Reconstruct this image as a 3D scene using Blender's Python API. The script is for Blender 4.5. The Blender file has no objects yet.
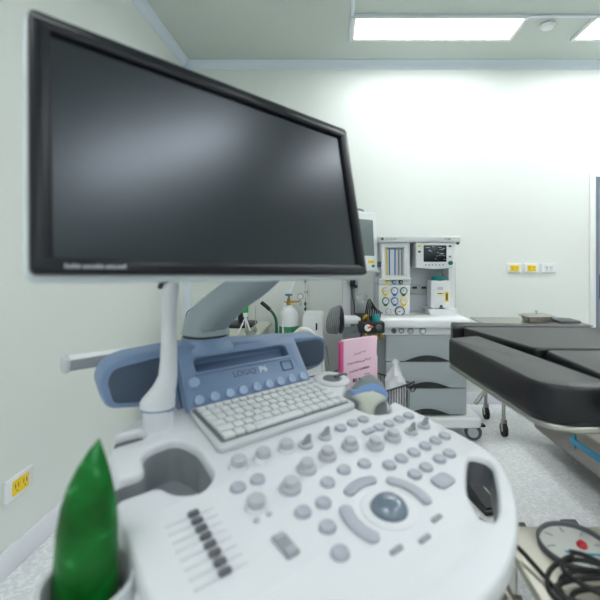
import bpy, bmesh, math, random
from mathutils import Matrix, Vector
from mathutils.geometry import tessellate_polygon
random.seed(7)
sc = bpy.context.scene
COL = sc.collection
PI = math.pi
R = math.radians

# ------------------------------------------------------------------ materials
def lin(c):
    out = []
    for v in c:
        v = v / 255.0
        out.append(v / 12.92 if v <= 0.04045 else ((v + 0.055) / 1.055) ** 2.4)
    return (*out, 1.0)

def mat(name, rgb, rough=0.5, metal=0.0, var=0.04, scale=30.0, spec=0.5, coat=0.0, trans=0.0, alpha=1.0, bump=0.0):
    m = bpy.data.materials.new(name); m.use_nodes = True
    nt = m.node_tree; b = nt.nodes['Principled BSDF']
    c = lin(rgb)
    tc = nt.nodes.new('ShaderNodeTexCoord'); nz = nt.nodes.new('ShaderNodeTexNoise')
    nz.inputs['Scale'].default_value = scale; nz.inputs['Detail'].default_value = 3
    nt.links.new(tc.outputs['Object'], nz.inputs['Vector'])
    mx = nt.nodes.new('ShaderNodeMix'); mx.data_type = 'RGBA'
    mx.inputs[6].default_value = (c[0]*(1-var), c[1]*(1-var), c[2]*(1-var), 1)
    mx.inputs[7].default_value = (min(1, c[0]*(1+var)), min(1, c[1]*(1+var)), min(1, c[2]*(1+var)), 1)
    nt.links.new(nz.outputs['Fac'], mx.inputs[0]); nt.links.new(mx.outputs[2], b.inputs['Base Color'])
    b.inputs['Roughness'].default_value = rough; b.inputs['Metallic'].default_value = metal
    b.inputs['Specular IOR Level'].default_value = spec
    b.inputs['Coat Weight'].default_value = coat
    b.inputs['Transmission Weight'].default_value = trans
    b.inputs['Alpha'].default_value = alpha
    if bump:
        bp = nt.nodes.new('ShaderNodeBump'); bp.inputs['Strength'].default_value = bump; bp.inputs['Distance'].default_value = 0.001
        nt.links.new(nz.outputs['Fac'], bp.inputs['Height']); nt.links.new(bp.outputs['Normal'], b.inputs['Normal'])
    return m

def emis(name, rgb, strength):
    m = bpy.data.materials.new(name); m.use_nodes = True
    nt = m.node_tree; nt.nodes.remove(nt.nodes['Principled BSDF'])
    e = nt.nodes.new('ShaderNodeEmission'); e.inputs['Color'].default_value = lin(rgb); e.inputs['Strength'].default_value = strength
    nt.links.new(e.outputs[0], nt.nodes['Material Output'].inputs[0])
    return m

M_WALL = mat('wall_paint', (229, 234, 230), 0.45, var=0.01, scale=2)
M_CEIL = mat('ceiling_paint', (202, 211, 204), 0.6, var=0.015, scale=3)
M_COVE = mat('cove_trim', (220, 231, 240), 0.4, var=0.01)
M_SKIRT = mat('skirting_vinyl', (238, 240, 247), 0.35, var=0.01)
M_WHITE = mat('white_plastic', (234, 236, 239), 0.38, var=0.01)
M_DECK = mat('console_plastic', (208, 211, 216), 0.42, var=0.01)
M_WHITE2 = mat('white_enamel', (238, 241, 242), 0.3, var=0.01)
M_OFFW = mat('off_white_plastic', (226, 230, 231), 0.4, var=0.015)
M_LGREY = mat('light_grey_plastic', (190, 195, 199), 0.42, var=0.02)
M_KEY = mat('key_plastic', (205, 209, 211), 0.45, var=0.02)
M_KNOB = mat('knob_plastic', (170, 174, 180), 0.42, var=0.02)
M_BTN = mat('button_plastic', (160, 165, 176), 0.4, var=0.02)
M_MGREY = mat('mid_grey_plastic', (140, 146, 151), 0.45, var=0.03)
M_DGREY = mat('dark_grey_plastic', (88, 92, 98), 0.5, var=0.04)
M_ARM = mat('arm_paint', (140, 152, 158), 0.4, var=0.02)
M_BLUE = mat('steel_blue_plastic', (112, 135, 168), 0.4, var=0.02)
M_BLUED = mat('deep_blue_plastic', (72, 94, 128), 0.45, var=0.03)
M_BLUEB = mat('blue_button_plastic', (150, 172, 204), 0.3, var=0.02)
M_GRILLE = mat('speaker_cloth', (66, 80, 100), 0.7, var=0.08, scale=300)
M_BLACK = mat('black_plastic', (26, 28, 31), 0.4, var=0.06)
M_BEZEL = mat('bezel_plastic', (19, 23, 29), 0.3, var=0.03, spec=0.25)
M_SCREEN = mat('matte_screen', (6, 9, 13), 0.26, var=0.02, spec=0.85)
M_SCREEN.node_tree.nodes['Principled BSDF'].inputs['Specular Tint'].default_value = (.78, .88, 1, 1)
M_SILVER = mat('silver_plastic', (196, 204, 208), 0.3, var=0.01)
M_STEEL = mat('brushed_steel', (188, 188, 182), 0.28, 1.0, var=0.05, scale=60)
M_STEELD = mat('satin_steel', (150, 146, 140), 0.42, 1.0, var=0.06, scale=40)
M_CREAM = mat('cream_steel_top', (206, 204, 190), 0.35, 0.35, var=0.03)
M_DRAWER = mat('grey_drawer_paint', (168, 177, 181), 0.4, var=0.015)
M_CARC = mat('cabinet_shaded_grey', (126, 131, 134), 0.5, var=0.02)  # cabinet grey, darkened to paint in the shade left of the drawers
M_RECESS = mat('pale_blue_panel', (228, 234, 242), 0.4, var=0.01)
M_YEL = mat('yellow_plastic', (248, 220, 44), 0.4, var=0.03)
M_SOCK = mat('yellow_socket', (250, 212, 14), 0.4, var=0.02)
M_BLUE2 = mat('gauge_blue', (60, 120, 185), 0.4)
M_GRN2 = mat('gauge_green', (30, 105, 75), 0.4)
M_TEAL = mat('teal_plastic', (0, 122, 122), 0.35)
M_TEAL2 = mat('turquoise_plastic', (30, 150, 150), 0.4)
M_PINK = mat('pink_paper', (248, 212, 230), 0.8, var=0.02)
M_PINKD = mat('magenta_paper', (222, 92, 150), 0.8, var=0.03)
M_INK = mat('ink', (60, 42, 58), 0.8)
M_VINYL = mat('black_vinyl', (20, 23, 28), 0.34, var=0.05, scale=8, bump=0.05)
M_RUB = mat('black_rubber', (22, 22, 24), 0.6)
M_GREYRUB = mat('grey_hose_rubber', (118, 122, 124), 0.5)
M_BRASS = mat('brass', (178, 148, 70), 0.3, 1.0)
M_GREENP = mat('green_enamel', (0, 92, 62), 0.3)
M_CYLG = mat('cylinder_green', (58, 132, 92), 0.35)
M_GREENB = mat('bright_green_plastic', (20, 150, 50), 0.35)
M_HOSEW = mat('white_hose', (226, 228, 224), 0.4)
M_BEIGE = mat('beige_laminate', (196, 198, 184), 0.45)
M_ORANGE = mat('orange_plastic', (235, 110, 40), 0.4)
M_CYAN = mat('cyan_paint', (40, 150, 190), 0.4)
M_RED = mat('red_plastic', (190, 30, 40), 0.35)
M_LENS = mat('grey_rubber_lens', (128, 138, 138), 0.45)
M_PBLUE = mat('probe_blue', (126, 158, 208), 0.4)
M_PCREAM = mat('probe_cream', (222, 226, 214), 0.4)
M_GREYB = mat('base_cover_grey', (148, 142, 136), 0.35, 0.55, var=0.05, scale=6)
M_DOOR = mat('door_laminate', (168, 176, 170), 0.45)
M_FRAME = mat('door_frame_metal', (122, 132, 148), 0.35, 0.2)
M_TRACK = mat('trackball_resin', (104, 118, 134), 0.12, var=0.1, scale=60, coat=0.5)
M_GLOW = emis('lamp_diffuser', (251, 253, 254), 16.0)
M_GLASS = mat('clear_plastic', (225, 232, 234), 0.08, trans=0.9, alpha=0.55)
M_BAG = mat('clear_film', (244, 246, 250), 0.16, trans=0.1, alpha=0.85, spec=0.8, bump=0.6, scale=45)
M_DISH = mat('clear_dish', (236, 239, 234), 0.12, trans=0.15, alpha=0.9)
M_PANE = mat('door_pane', (150, 165, 160), 0.1, spec=0.8)

def floor_mat():
    m = mat('terrazzo_vinyl', (198, 202, 206), 0.38, var=0.02)
    nt = m.node_tree; b = nt.nodes['Principled BSDF']
    tc = nt.nodes.new('ShaderNodeTexCoord')
    v = nt.nodes.new('ShaderNodeTexVoronoi'); v.inputs['Scale'].default_value = 90
    n = nt.nodes.new('ShaderNodeTexNoise'); n.inputs['Scale'].default_value = 60; n.inputs['Detail'].default_value = 6
    cr = nt.nodes.new('ShaderNodeValToRGB')
    cr.color_ramp.elements[0].position = 0.1; cr.color_ramp.elements[0].color = lin((224, 227, 230))
    cr.color_ramp.elements[1].position = 0.6; cr.color_ramp.elements[1].color = lin((250, 252, 253))
    mx = nt.nodes.new('ShaderNodeMath'); mx.operation = 'MULTIPLY'
    sep = nt.nodes.new('ShaderNodeSeparateColor')
    nt.links.new(tc.outputs['Object'], v.inputs['Vector']); nt.links.new(tc.outputs['Object'], n.inputs['Vector'])
    nt.links.new(v.outputs['Color'], sep.inputs[0])
    nt.links.new(sep.outputs[0], mx.inputs[0]); nt.links.new(n.outputs['Fac'], mx.inputs[1])
    nt.links.new(mx.outputs[0], cr.inputs[0]); nt.links.new(cr.outputs[0], b.inputs['Base Color'])
    return m
M_FLOOR = floor_mat()

def green_film():
    m = mat('green_film', (0, 130, 50), 0.38, var=0.1, scale=14, spec=0.25, bump=0.3)
    nt = m.node_tree; b = nt.nodes['Principled BSDF']
    tc = nt.nodes.new('ShaderNodeTexCoord'); n = nt.nodes.new('ShaderNodeTexNoise')
    n.inputs['Scale'].default_value = 16; n.inputs['Detail'].default_value = 2; n.inputs['Distortion'].default_value = 1.2
    cr = nt.nodes.new('ShaderNodeValToRGB')
    e = cr.color_ramp.elements
    e[0].position = 0.40; e[0].color = lin((0, 72, 10)); e[1].position = 0.60; e[1].color = lin((0, 98, 30))
    k = e.new(0.74); k.color = lin((120, 190, 150))
    nt.links.new(tc.outputs['Object'], n.inputs['Vector']); nt.links.new(n.outputs['Fac'], cr.inputs[0])
    nt.links.new(cr.outputs[0], b.inputs['Base Color'])
    b.inputs['Subsurface Weight'].default_value = 0.0
    return m
M_GFILM = green_film()

# ------------------------------------------------------------------ mesh helpers
def B(): return bmesh.new()
ID = Matrix.Identity(4)

def box(bm, x0, x1, y0, y1, z0, z1, bev=0.0, seg=2, M=ID):
    r = bmesh.ops.create_cube(bm, size=1.0)
    vs = r['verts']
    for v in vs:
        v.co = Vector(((x0+x1)/2 + v.co.x*(x1-x0), (y0+y1)/2 + v.co.y*(y1-y0), (z0+z1)/2 + v.co.z*(z1-z0)))
    if bev > 0:
        es = set()
        for v in vs: es.update(v.link_edges)
        r2 = bmesh.ops.bevel(bm, geom=list(es), offset=bev, segments=seg, affect='EDGES', profile=0.5)
        vs = list({v for f in r2['faces'] for v in f.verts} | {v for v in vs if v.is_valid})
    if M is not ID:
        for v in vs: v.co = M @ v.co
    return bm

def ring_loft(bm, rings, closed_ends=True):
    vr = [[bm.verts.new(p) for p in r] for r in rings]
    n = len(rings[0])
    for a, b in zip(vr, vr[1:]):
        for i in range(n):
            j = (i+1) % n
            bm.faces.new((a[i], a[j], b[j], b[i]))
    if closed_ends:
        bm.faces.new(list(reversed(vr[0]))); bm.faces.new(vr[-1])
    return bm

def basis(d):
    d = Vector(d).normalized()
    a = Vector((0, 0, 1)) if abs(d.z) < 0.9 else Vector((1, 0, 0))
    x = a.cross(d).normalized(); y = d.cross(x)
    return x, y, d

def cyl(bm, p0, p1, r0, r1=None, n=20):
    r1 = r0 if r1 is None else r1
    p0 = Vector(p0); p1 = Vector(p1); x, y, d = basis(p1-p0)
    ring_loft(bm, [[p + (x*math.cos(2*PI*i/n) + y*math.sin(2*PI*i/n))*r for i in range(n)] for p, r in ((p0, r0), (p1, r1))])
    return bm

def lathe(bm, prof, c=(0, 0, 0), axis=(0, 0, 1), n=28, sx=1.0, sy=1.0):
    c = Vector(c); x, y, d = basis(axis)
    ring_loft(bm, [[c + d*h + x*math.cos(2*PI*i/n)*max(r, 1e-4)*sx + y*math.sin(2*PI*i/n)*max(r, 1e-4)*sy for i in range(n)] for r, h in prof])
    return bm

def crom(pts, k=6):
    pts = [Vector(p) for p in pts]
    if len(pts) < 3: return pts
    P = [pts[0]*2 - pts[1]] + pts + [pts[-1]*2 - pts[-2]]
    out = []
    for i in range(1, len(P)-2):
        a, b, c, d = P[i-1], P[i], P[i+1], P[i+2]
        for j in range(k):
            t = j/k
            out.append(0.5*((2*b) + (c-a)*t + (2*a-5*b+4*c-d)*t*t + (3*b-a-3*c+d)*t**3))
    out.append(pts[-1])
    return out

def tube(bm, pts, r, n=10, smooth=6, closed=False):
    pts = crom(pts, smooth) if smooth else [Vector(p) for p in pts]
    rr = r if isinstance(r, (list, tuple)) else None
    rings = []; x = None
    for i, p in enumerate(pts):
        d = (pts[min(i+1, len(pts)-1)] - pts[max(i-1, 0)]).normalized()
        if x is None: x = basis(d)[0]
        x = (x - d*x.dot(d)).normalized(); y = d.cross(x)
        if rr:
            t = i/(len(pts)-1)*(len(rr)-1); k = min(int(t), len(rr)-2); ra = rr[k]*(1-(t-k)) + rr[k+1]*(t-k)
        else: ra = r
        rings.append([p + (x*math.cos(2*PI*j/n) + y*math.sin(2*PI*j/n))*ra for j in range(n)])
    ring_loft(bm, rings)
    return bm

def torus(bm, c, axis, Rr, r, n=32, m=10, a0=0, a1=2*PI):
    x, y, d = basis(axis); c = Vector(c)
    full = abs(a1-a0-2*PI) < 1e-6
    k = n if full else n+1
    vr = []
    for i in range(k):
        a = a0 + (a1-a0)*i/n; e = x*math.cos(a) + y*math.sin(a)
        vr.append([bm.verts.new(c + e*(Rr + r*math.cos(2*PI*j/m)) + d*r*math.sin(2*PI*j/m)) for j in range(m)])
    for i in range(n):
        p, q = vr[i], vr[(i+1) % k]
        for j in range(m):
            bm.faces.new((p[j], p[(j+1) % m], q[(j+1) % m], q[j]))
    return bm

def rounded(pts, r, k=5):
    """polygon with rounded corners; r one radius or one per corner"""
    out = []; n = len(pts)
    for i, p in enumerate(pts):
        p = Vector((p[0], p[1])); a = Vector(pts[i-1][:2]); b = Vector(pts[(i+1) % n][:2])
        rr = r[i] if isinstance(r, (list, tuple)) else r
        da = (a-p); db = (b-p); la, lb = da.length, db.length
        t = min(rr, la*0.45, lb*0.45); da.normalize(); db.normalize()
        p0 = p + da*t; p1 = p + db*t
        for j in range(k+1):
            s = j/k; out.append(((1-s)**2*p0.x + 2*s*(1-s)*p.x + s*s*p1.x, (1-s)**2*p0.y + 2*s*(1-s)*p.y + s*s*p1.y))
    return out

def rrect(x0, x1, y0, y1, r, k=5): return rounded([(x0, y0), (x1, y0), (x1, y1), (x0, y1)], r, k)
def circ(cx, cy, r, n=28, ry=None): return [(cx + r*math.cos(2*PI*i/n), cy + (ry or r)*math.sin(2*PI*i/n)) for i in range(n)]

def area2(lp): return sum(lp[i-1][0]*lp[i][1] - lp[i][0]*lp[i-1][1] for i in range(len(lp)))
def inset(lp, d):
    """move a loop d to its left (into the material)"""
    n = len(lp); out = []
    for i in range(n):
        p = Vector(lp[i]); a = p - Vector(lp[i-1]); b = Vector(lp[(i+1) % n]) - p
        a.normalize(); b.normalize()
        na = Vector((-a.y, a.x)); nb = Vector((-b.y, b.x)); m = na + nb
        k = m.length_squared
        m = m * (2/k) if k > .5 else m * (2/.5)
        m *= .5 * 1.0
        if m.length > 1.6: m = m.normalized()*1.6
        out.append((p.x + m.x*d, p.y + m.y*d))
    return out

def plate(loops, z0, z1, bev=0.0, res=3):
    """flat outline (with holes) given a real thickness and rounded rims"""
    L = []
    for k, lp in enumerate(loops):
        c = [tuple(p[:2]) for p in lp]
        c = [p for i, p in enumerate(c) if (Vector(p) - Vector(c[i-1])).length > 1e-5]
        if (area2(c) > 0) != (k == 0): c.reverse()
        L.append(c)
    steps = [(bev*(1-math.sin(PI/2*i/res)), bev*(1-math.cos(PI/2*i/res))) for i in range(res, -1, -1)] if bev > 0 else [(0, 0)]
    # (inset, depth below rim): from the side wall up to the cap
    steps = [(bev*(1-math.cos(PI/2*i/res)), bev*(1-math.sin(PI/2*i/res))) for i in range(res+1)] if bev > 0 else [(0, 0)]
    prof = [(a, z0 + b) for a, b in reversed(steps)] + [(a, z1 - b) for a, b in steps]
    bm = B()
    caps = [[], []]
    for c in L:
        prev = None
        for q, (a, z) in enumerate(prof):
            r = [bm.verts.new((x, y, z)) for x, y in (inset(c, a) if a > 0 else c)]
            if prev:
                for i in range(len(r)):
                    bm.faces.new((prev[i-1], prev[i], r[i], r[i-1]))
            if q == 0: caps[0].append(r)
            prev = r
        caps[1].append(prev)
    for cap in caps:
        flat = [v for r in cap for v in r]
        for t in tessellate_polygon([[Vector((v.co.x, v.co.y, 0)) for v in r] for r in cap]):
            try: bm.faces.new([flat[k] for k in t])
            except ValueError: pass
    return bm

def text_bm(s, size, thick=0.0006, align='LEFT'):
    cu = bpy.data.curves.new('lettering', 'FONT'); cu.body = s; cu.size = size; cu.extrude = thick/2; cu.align_x = align
    ob = bpy.data.objects.new('lettering', cu); COL.objects.link(ob)
    dg = bpy.context.evaluated_depsgraph_get()
    me = bpy.data.meshes.new_from_object(ob.evaluated_get(dg))
    bm = B(); bm.from_mesh(me)
    bpy.data.objects.remove(ob); bpy.data.meshes.remove(me); bpy.data.curves.remove(cu)
    return bm

ROOTS = {}
def link(name, bm, m, parent=None, M=None, smooth=True, sharp=40):
    if M is not None: bmesh.ops.transform(bm, matrix=M, verts=bm.verts)
    if parent is not None:
        r = parent
        while r.parent: r = r.parent
        bmesh.ops.transform(bm, matrix=ROOTS.get(r.name, ID), verts=bm.verts)
    bmesh.ops.recalc_face_normals(bm, faces=bm.faces)
    me = bpy.data.meshes.new(name)
    if smooth:
        for f in bm.faces: f.smooth = True
        lim = R(sharp)
        for e in bm.edges:
            if len(e.link_faces) == 2 and e.calc_face_angle(0) > lim: e.smooth = False
    bm.to_mesh(me); bm.free()
    me.materials.append(m)
    o = bpy.data.objects.new(name, me); COL.objects.link(o)
    if parent is not None: o.parent = parent
    return o

def tag(o, label, cat, group=None):
    o['label'] = label; o['category'] = cat
    if group: o['group'] = group
    return o

def thing(name, label, cat, loc, rotz=0.0, group=None):
    o = bpy.data.objects.new(name, None); COL.objects.link(o)
    o.empty_display_size = 0.1
    o.location = loc; o.rotation_euler = (0, 0, rotz)
    ROOTS[o.name] = (Matrix.Translation(loc) @ Matrix.Rotation(rotz, 4, 'Z')).inverted()
    return tag(o, label, cat, group)

def single(name, bm, m, label, cat, group=None, M=None, loc=None, sharp=40):
    """a thing that is one mesh; its origin is put at the base of the mesh"""
    if M is not None: bmesh.ops.transform(bm, matrix=M, verts=bm.verts)
    xs = [v.co for v in bm.verts]
    c = Vector(((min(v.x for v in xs)+max(v.x for v in xs))/2, (min(v.y for v in xs)+max(v.y for v in xs))/2, min(v.z for v in xs)))
    bmesh.ops.transform(bm, matrix=Matrix.Translation(-c), verts=bm.verts)
    o = link(name, bm, m, sharp=sharp); o.location = c
    return tag(o, label, cat, group)

def struct(name, bm, m, parent=None):
    o = link(name, bm, m, parent)
    if parent is None: o['kind'] = 'structure'
    return o

def frame_m(o, x, y, z):
    return Matrix(((x[0], y[0], z[0], o[0]), (x[1], y[1], z[1], o[1]), (x[2], y[2], z[2], o[2]), (0, 0, 0, 1)))

def dup(root, loc, label, rotz=None):
    r = root.copy(); COL.objects.link(r); r.location = loc; r['label'] = label
    if rotz is not None: r.rotation_euler = (0, 0, rotz)
    for ch in list(root.children):
        c = ch.copy(); COL.objects.link(c); c.parent = r
        for g in list(ch.children):
            d = g.copy(); COL.objects.link(d); d.parent = c
    return r

# upright wall-facing frame: local x = world x, local y = world z, local z = towards the viewer (-Y)
def facing(X, Y, Z): return frame_m((X, Y, Z), (1, 0, 0), (0, 0, 1), (0, -1, 0))

# ------------------------------------------------------------------ the room
XL, XR, YB, YF, ZC = -1.23, 3.45, 3.28, -2.2, 2.80
struct('floor', box(B(), XL-.1, XR+.1, YF-.1, YB+.1, -0.1, 0), M_FLOOR)
struct('ceiling', box(B(), XL-.1, XR+.1, YF-.1, YB+.1, ZC, ZC+.1), M_CEIL)
struct('wall_left', box(B(), XL-.1, XL, YF, YB+.1, 0, ZC), M_WALL)
struct('wall_right', box(B(), XR, XR+.1, YF, YB+.1, 0, ZC), M_WALL)
struct('wall_front', box(B(), XL-.1, XR+.1, YF-.1, YF, 0, ZC), M_WALL)
# back wall with a door opening at its right
DX0, DX1, DZ = 2.131, 3.03, 1.86
bm = B(); box(bm, XL-.1, DX0, YB, YB+.1, 0, ZC); box(bm, DX1, XR+.1, YB, YB+.1, 0, ZC); box(bm, DX0, DX1, YB, YB+.1, DZ, ZC)
struct('wall_back', bm, M_WALL)
def cove(p0, p1, inward):
    """quarter-round cove strip between wall and ceiling"""
    p0 = Vector(p0); p1 = Vector(p1); inn = Vector(inward); up = Vector((0, 0, -1))
    prof = [(0, 0), (0.052, 0), (0.052, 0.006), (0.036, 0.012), (0.022, 0.022), (0.012, 0.036), (0.006, 0.058), (0, 0.058)]
    bm = B(); ring_loft(bm, [[p + inn*a + up*b for a, b in prof] for p in (p0, p1)])
    return bm
struct('trim_1', cove((XL, YB, ZC), (XR, YB, ZC), (0, -1, 0)), M_COVE)
struct('trim_2', cove((XL, YF, ZC), (XL, YB, ZC), (1, 0, 0)), M_COVE)
bm = B(); lathe(bm, [(0.0, 0.06), (.05, .06), (.05, ZC-.05), (0.0, ZC-.05)], (XL, YB, 0), n=24)
bmesh.ops.bisect_plane(bm, geom=bm.verts[:]+bm.edges[:]+bm.faces[:], plane_co=(XL, YB, 0), plane_no=(-1, 0, 0), clear_outer=True)
bmesh.ops.bisect_plane(bm, geom=bm.verts[:]+bm.edges[:]+bm.faces[:], plane_co=(XL, YB, 0), plane_no=(0, 1, 0), clear_outer=True)
struct('trim_3', bm, M_COVE)
struct('baseboard_left', box(B(), XL, XL+.012, YF, YB, 0, .10, .004), M_SKIRT)
struct('baseboard_back', box(B(), XL, DX0-.05, YB-.012, YB, 0, .10, .004), M_SKIRT)
# ceiling joint strips that the lamps are set in
struct('trim_4', box(B(), .10, XR, 2.635, 2.66, ZC-.012, ZC, .003), M_COVE)
struct('trim_5', box(B(), .10, .125, YF, 2.95, ZC-.012, ZC, .003), M_COVE)

# door
d = link('door_1', plate([[(DX0, 0), (DX1, 0), (DX1, DZ), (DX0, DZ)], [(DX0+.03, -.0), (DX1-.03, 0), (DX1-.03, DZ-.03), (DX0+.03, DZ-.03)]], -.1, .012), M_FRAME, M=facing(0, YB, 0))
d['kind'] = 'structure'
link('door_leaf', plate([[(DX0+.03, .005), (DX1-.03, .005), (DX1-.03, DZ-.03), (DX0+.03, DZ-.03)], rrect(DX0+.07, DX1-.15, 1.41, 1.74, .01)], -.06, -.02, .002), M_DOOR, d, facing(0, YB, 0))
link('door_pane', box(B(), DX0+.06, DX1-.14, YB+.035, YB+.042, 1.40, 1.75), M_PANE, d)
bm = B(); box(bm, DX0+.035, DX0+.09, YB+.005, YB+.02, .86, 1.06, .006); tube(bm, [(DX0+.06, YB+.02, .98), (DX0+.06, YB-.04, .98), (DX0+.17, YB-.045, .98)], .012, smooth=4)
link('door_handle', bm, M_BLACK, d)
struct('trim_6', plate([[(DX0-.045, .1), (DX0, .1), (DX0, DZ), (DX1, DZ), (DX1, .1), (DX1+.045, .1), (DX1+.045, DZ+.02), (DX0-.045, DZ+.02)]], 0, .014, .003), M_WHITE2).matrix_world = facing(0, YB, 0)

# ceiling lamps
def ceiling_light(x0, y0, label):
    t = thing('ceiling_light', label, 'ceiling light', (x0+.56, y0+.12, ZC-.02), 0, 'recessed ceiling lights')
    Mx = frame_m((x0, y0, ZC), (1, 0, 0), (0, 1, 0), (0, 0, 1))
    link('frame', plate([rrect(-.025, 1.145, -.02, .27, .006), rrect(0, 1.12, 0, .245, .004)], -.02, -.001, .003), M_WHITE2, t, Mx)
    link('diffuser', plate([rrect(0.001, 1.119, 0.001, .244, .004)], -.012, -.002, .001), M_GLOW, t, Mx)
    return t
L0 = ceiling_light(.14, 2.66, 'long recessed ceiling lamp, full length in view above the back wall')
dup(L0, (1.745+.56, 2.78, ZC-.02), 'recessed ceiling lamp cut off by the top right edge of the photo')
for x, y, rz in ((1.62, .05, PI/2), (2.30, 1.70, PI/2), (-.55, -.35, 0), (-.55, -1.65, 0), (1.62, -1.55, PI/2)):  # first pair follows the screen's reflections, the rest are added to light the room
    dup(L0, (x, y, ZC-.02), 'unseen recessed ceiling lamp helping to light the room', rz)
bm = B(); lathe(bm, [(0, 0), (.045, 0), (.05, -.012), (.035, -.03), (0, -.034)], (1.46, 2.745, ZC-.001))
single('smoke_detector', bm, M_WHITE2, 'small round white detector on the ceiling between the two lamps', 'detector')

# wall sockets
def wall_socket(name, label, Mx, w, h, insert, double=True, group=None):
    base = Mx.translation
    o = bpy.data.objects.new(name, None); COL.objects.link(o); o.empty_display_size = .05
    o.location = base; ROOTS[o.name] = Matrix.Translation(base).inverted(); tag(o, label, 'wall socket', group)
    link('face_plate', plate([rrect(-w/2, w/2, -h/2, h/2, .006)], 0, .012, .004), M_WHITE, o, Mx)
    iw, ih = w*.30, h*.33
    g = link('socket_insert', plate([rrect(-iw, iw, -ih, ih, .003)], .010, .014, .0015), insert, o, Mx)
    for sx in (-.5, .5):
        bm = B()
        for dx in (-.18, .18):
            box(bm, (sx+dx)*iw-.0018, (sx+dx)*iw+.0018, -ih*.1, ih*.5, .0138, .0146)
        cyl(bm, (sx*iw, -ih*.45, .0138), (sx*iw, -ih*.45, .0146), .003, n=10)
        link('outlet_slots', bm, M_DGREY, g, Mx)
    return o
for i, (px, ins, lb) in enumerate(((1.468, M_SOCK, 'white wall plate with yellow sockets, left of the two beside the door'), (1.607, M_SOCK, 'white wall plate with yellow sockets, nearer the plain white one'), (1.747, M_OFFW, 'plain white wall socket nearest the door on the back wall'))):
    wall_socket('wall_socket', lb, facing(px, YB, 1.114), .118, .075, ins, group='sockets on the back wall')
wall_socket('wall_socket', 'white wall plate with yellow sockets low on the left wall', frame_m((XL, 1.55, .312), (0, 1, 0), (0, 0, 1), (1, 0, 0)), .135, .085, M_SOCK)

# ------------------------------------------------------------------ the ultrasound machine
PHI, TH = R(41), R(7)
U = Vector((math.cos(PHI), math.sin(PHI), 0)); V0 = Vector((-math.sin(PHI), math.cos(PHI), 0)); UP = Vector((0, 0, 1))
V = V0*math.cos(TH) + UP*math.sin(TH); N = U.cross(V)
O = Vector((.0867, .6426, .78))
DK = frame_m(O, U, V, N)                                   # the control deck: x right, y away from the user, z out of the deck
def dk(x, y, z=0): return DK @ Vector((x, y, z))
US = thing('ultrasound_machine', 'white and blue ultrasound scanner on its console cart with large black monitor', 'ultrasound machine', (O + V0*.25 - UP*O.z)[:], PHI)
half = [(.0, -.178), (.07, -.170), (.14, -.148), (.215, -.110), (.285, -.052), (.312, .0), (.319, .06), (.320, .18), (.317, .262),
        (.285, .256), (.262, .222), (.213, .235), (.197, .30), (.222, .362), (.268, .398), (.318, .425), (.318, .475), (.28, .505), (.215, .50),
        (.10, .50), (-.15, .50), (-.232, .500), (-.268, .486), (-.296, .460), (-.299, .450), (-.248, .450), (-.248, .414), (-.316, .412), (-.330, .306), (-.280, .306),
        (-.276, .352), (-.255, .374), (-.205, .380), (-.182, .325), (-.190, .232), (-.229, .202), (-.262, .222), (-.274, .256), (-.340, .256),
        (-.345, .185), (-.345, .06), (-.335, .0), (-.30, -.052), (-.215, -.110), (-.14, -.148), (-.07, -.170)]
rad = [.03]*10 + [.02]*3 + [.04, .04, .03] + [.03]*4 + [.02, .03, .04, .03, .025, .016, .016, .016, .03, .03, .018, .02, .02, .02, .02, .02, .02, .02, .012, .025] + [.03]*7
rad = (rad + [.03]*60)[:len(half)]
h_r = rounded([(.213, -.012), (.255, .008), (.272, -.020), (.262, -.040), (.205, -.078), (.150, -.108), (.118, -.116), (.108, -.096), (.150, -.050)], .02)
h_l = [(-x-.02, y-.02) for x, y in reversed(h_r)]
deck = link('control_deck', plate([rounded(half, rad, 4), h_r, h_l], -.045, 0, .014, 4), M_DECK, US, DK)
# grey lining of the hand grip
def lining(name, loop, z0, z1, t, m, floor=None):
    ctr = Vector((sum(p[0] for p in loop)/len(loop), sum(p[1] for p in loop)/len(loop)))
    def grow(d): return [tuple(ctr + (Vector(p)-ctr)*(1 + d/max((Vector(p)-ctr).length, 1e-3))) for p in loop]
    bm = plate([grow(t), grow(-.0005)], z0, z1, .0)
    if floor is not None:
        b2 = plate([grow(t)], z0-.004, z0, 0)
        me = bpy.data.meshes.new('tmp'); b2.to_mesh(me); b2.free(); bm.from_mesh(me); bpy.data.meshes.remove(me)
    return link(name, bm, m, US, DK)
lining('grip_lining', h_r, -.056, -.010, .004, M_DGREY)
lining('grip_lining', h_l, -.056, -.010, .004, M_DGREY)
cup1 = rounded([(-.335, .306), (-.280, .306), (-.276, .352), (-.255, .374), (-.205, .380), (-.182, .325), (-.190, .232), (-.229, .202), (-.262, .222), (-.274, .256), (-.335, .256)], .02)
lining('probe_holder', cup1, -.085, -.016, .003, M_MGREY, 1)
cup3 = rounded([(.214, .236), (.198, .30), (.222, .362), (.268, .398), (.315, .40), (.315, .28), (.285, .256), (.262, .222)], .02)
lining('probe_holder', cup3, -.090, -.014, .003, M_LGREY, 1)
# left guard pieces with cable slots
for y in (.435,):
    bm = B(); box(bm, -.300, -.240, y-.022, y+.018, -.06, -.016, .006); link('cable_slot', bm, M_DGREY, US, DK)
bm = B(); box(bm, -.17, .18, -.06, .50, -.085, -.044, .012, 3, DK); link('deck_underside', bm, M_LGREY, US)
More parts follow.
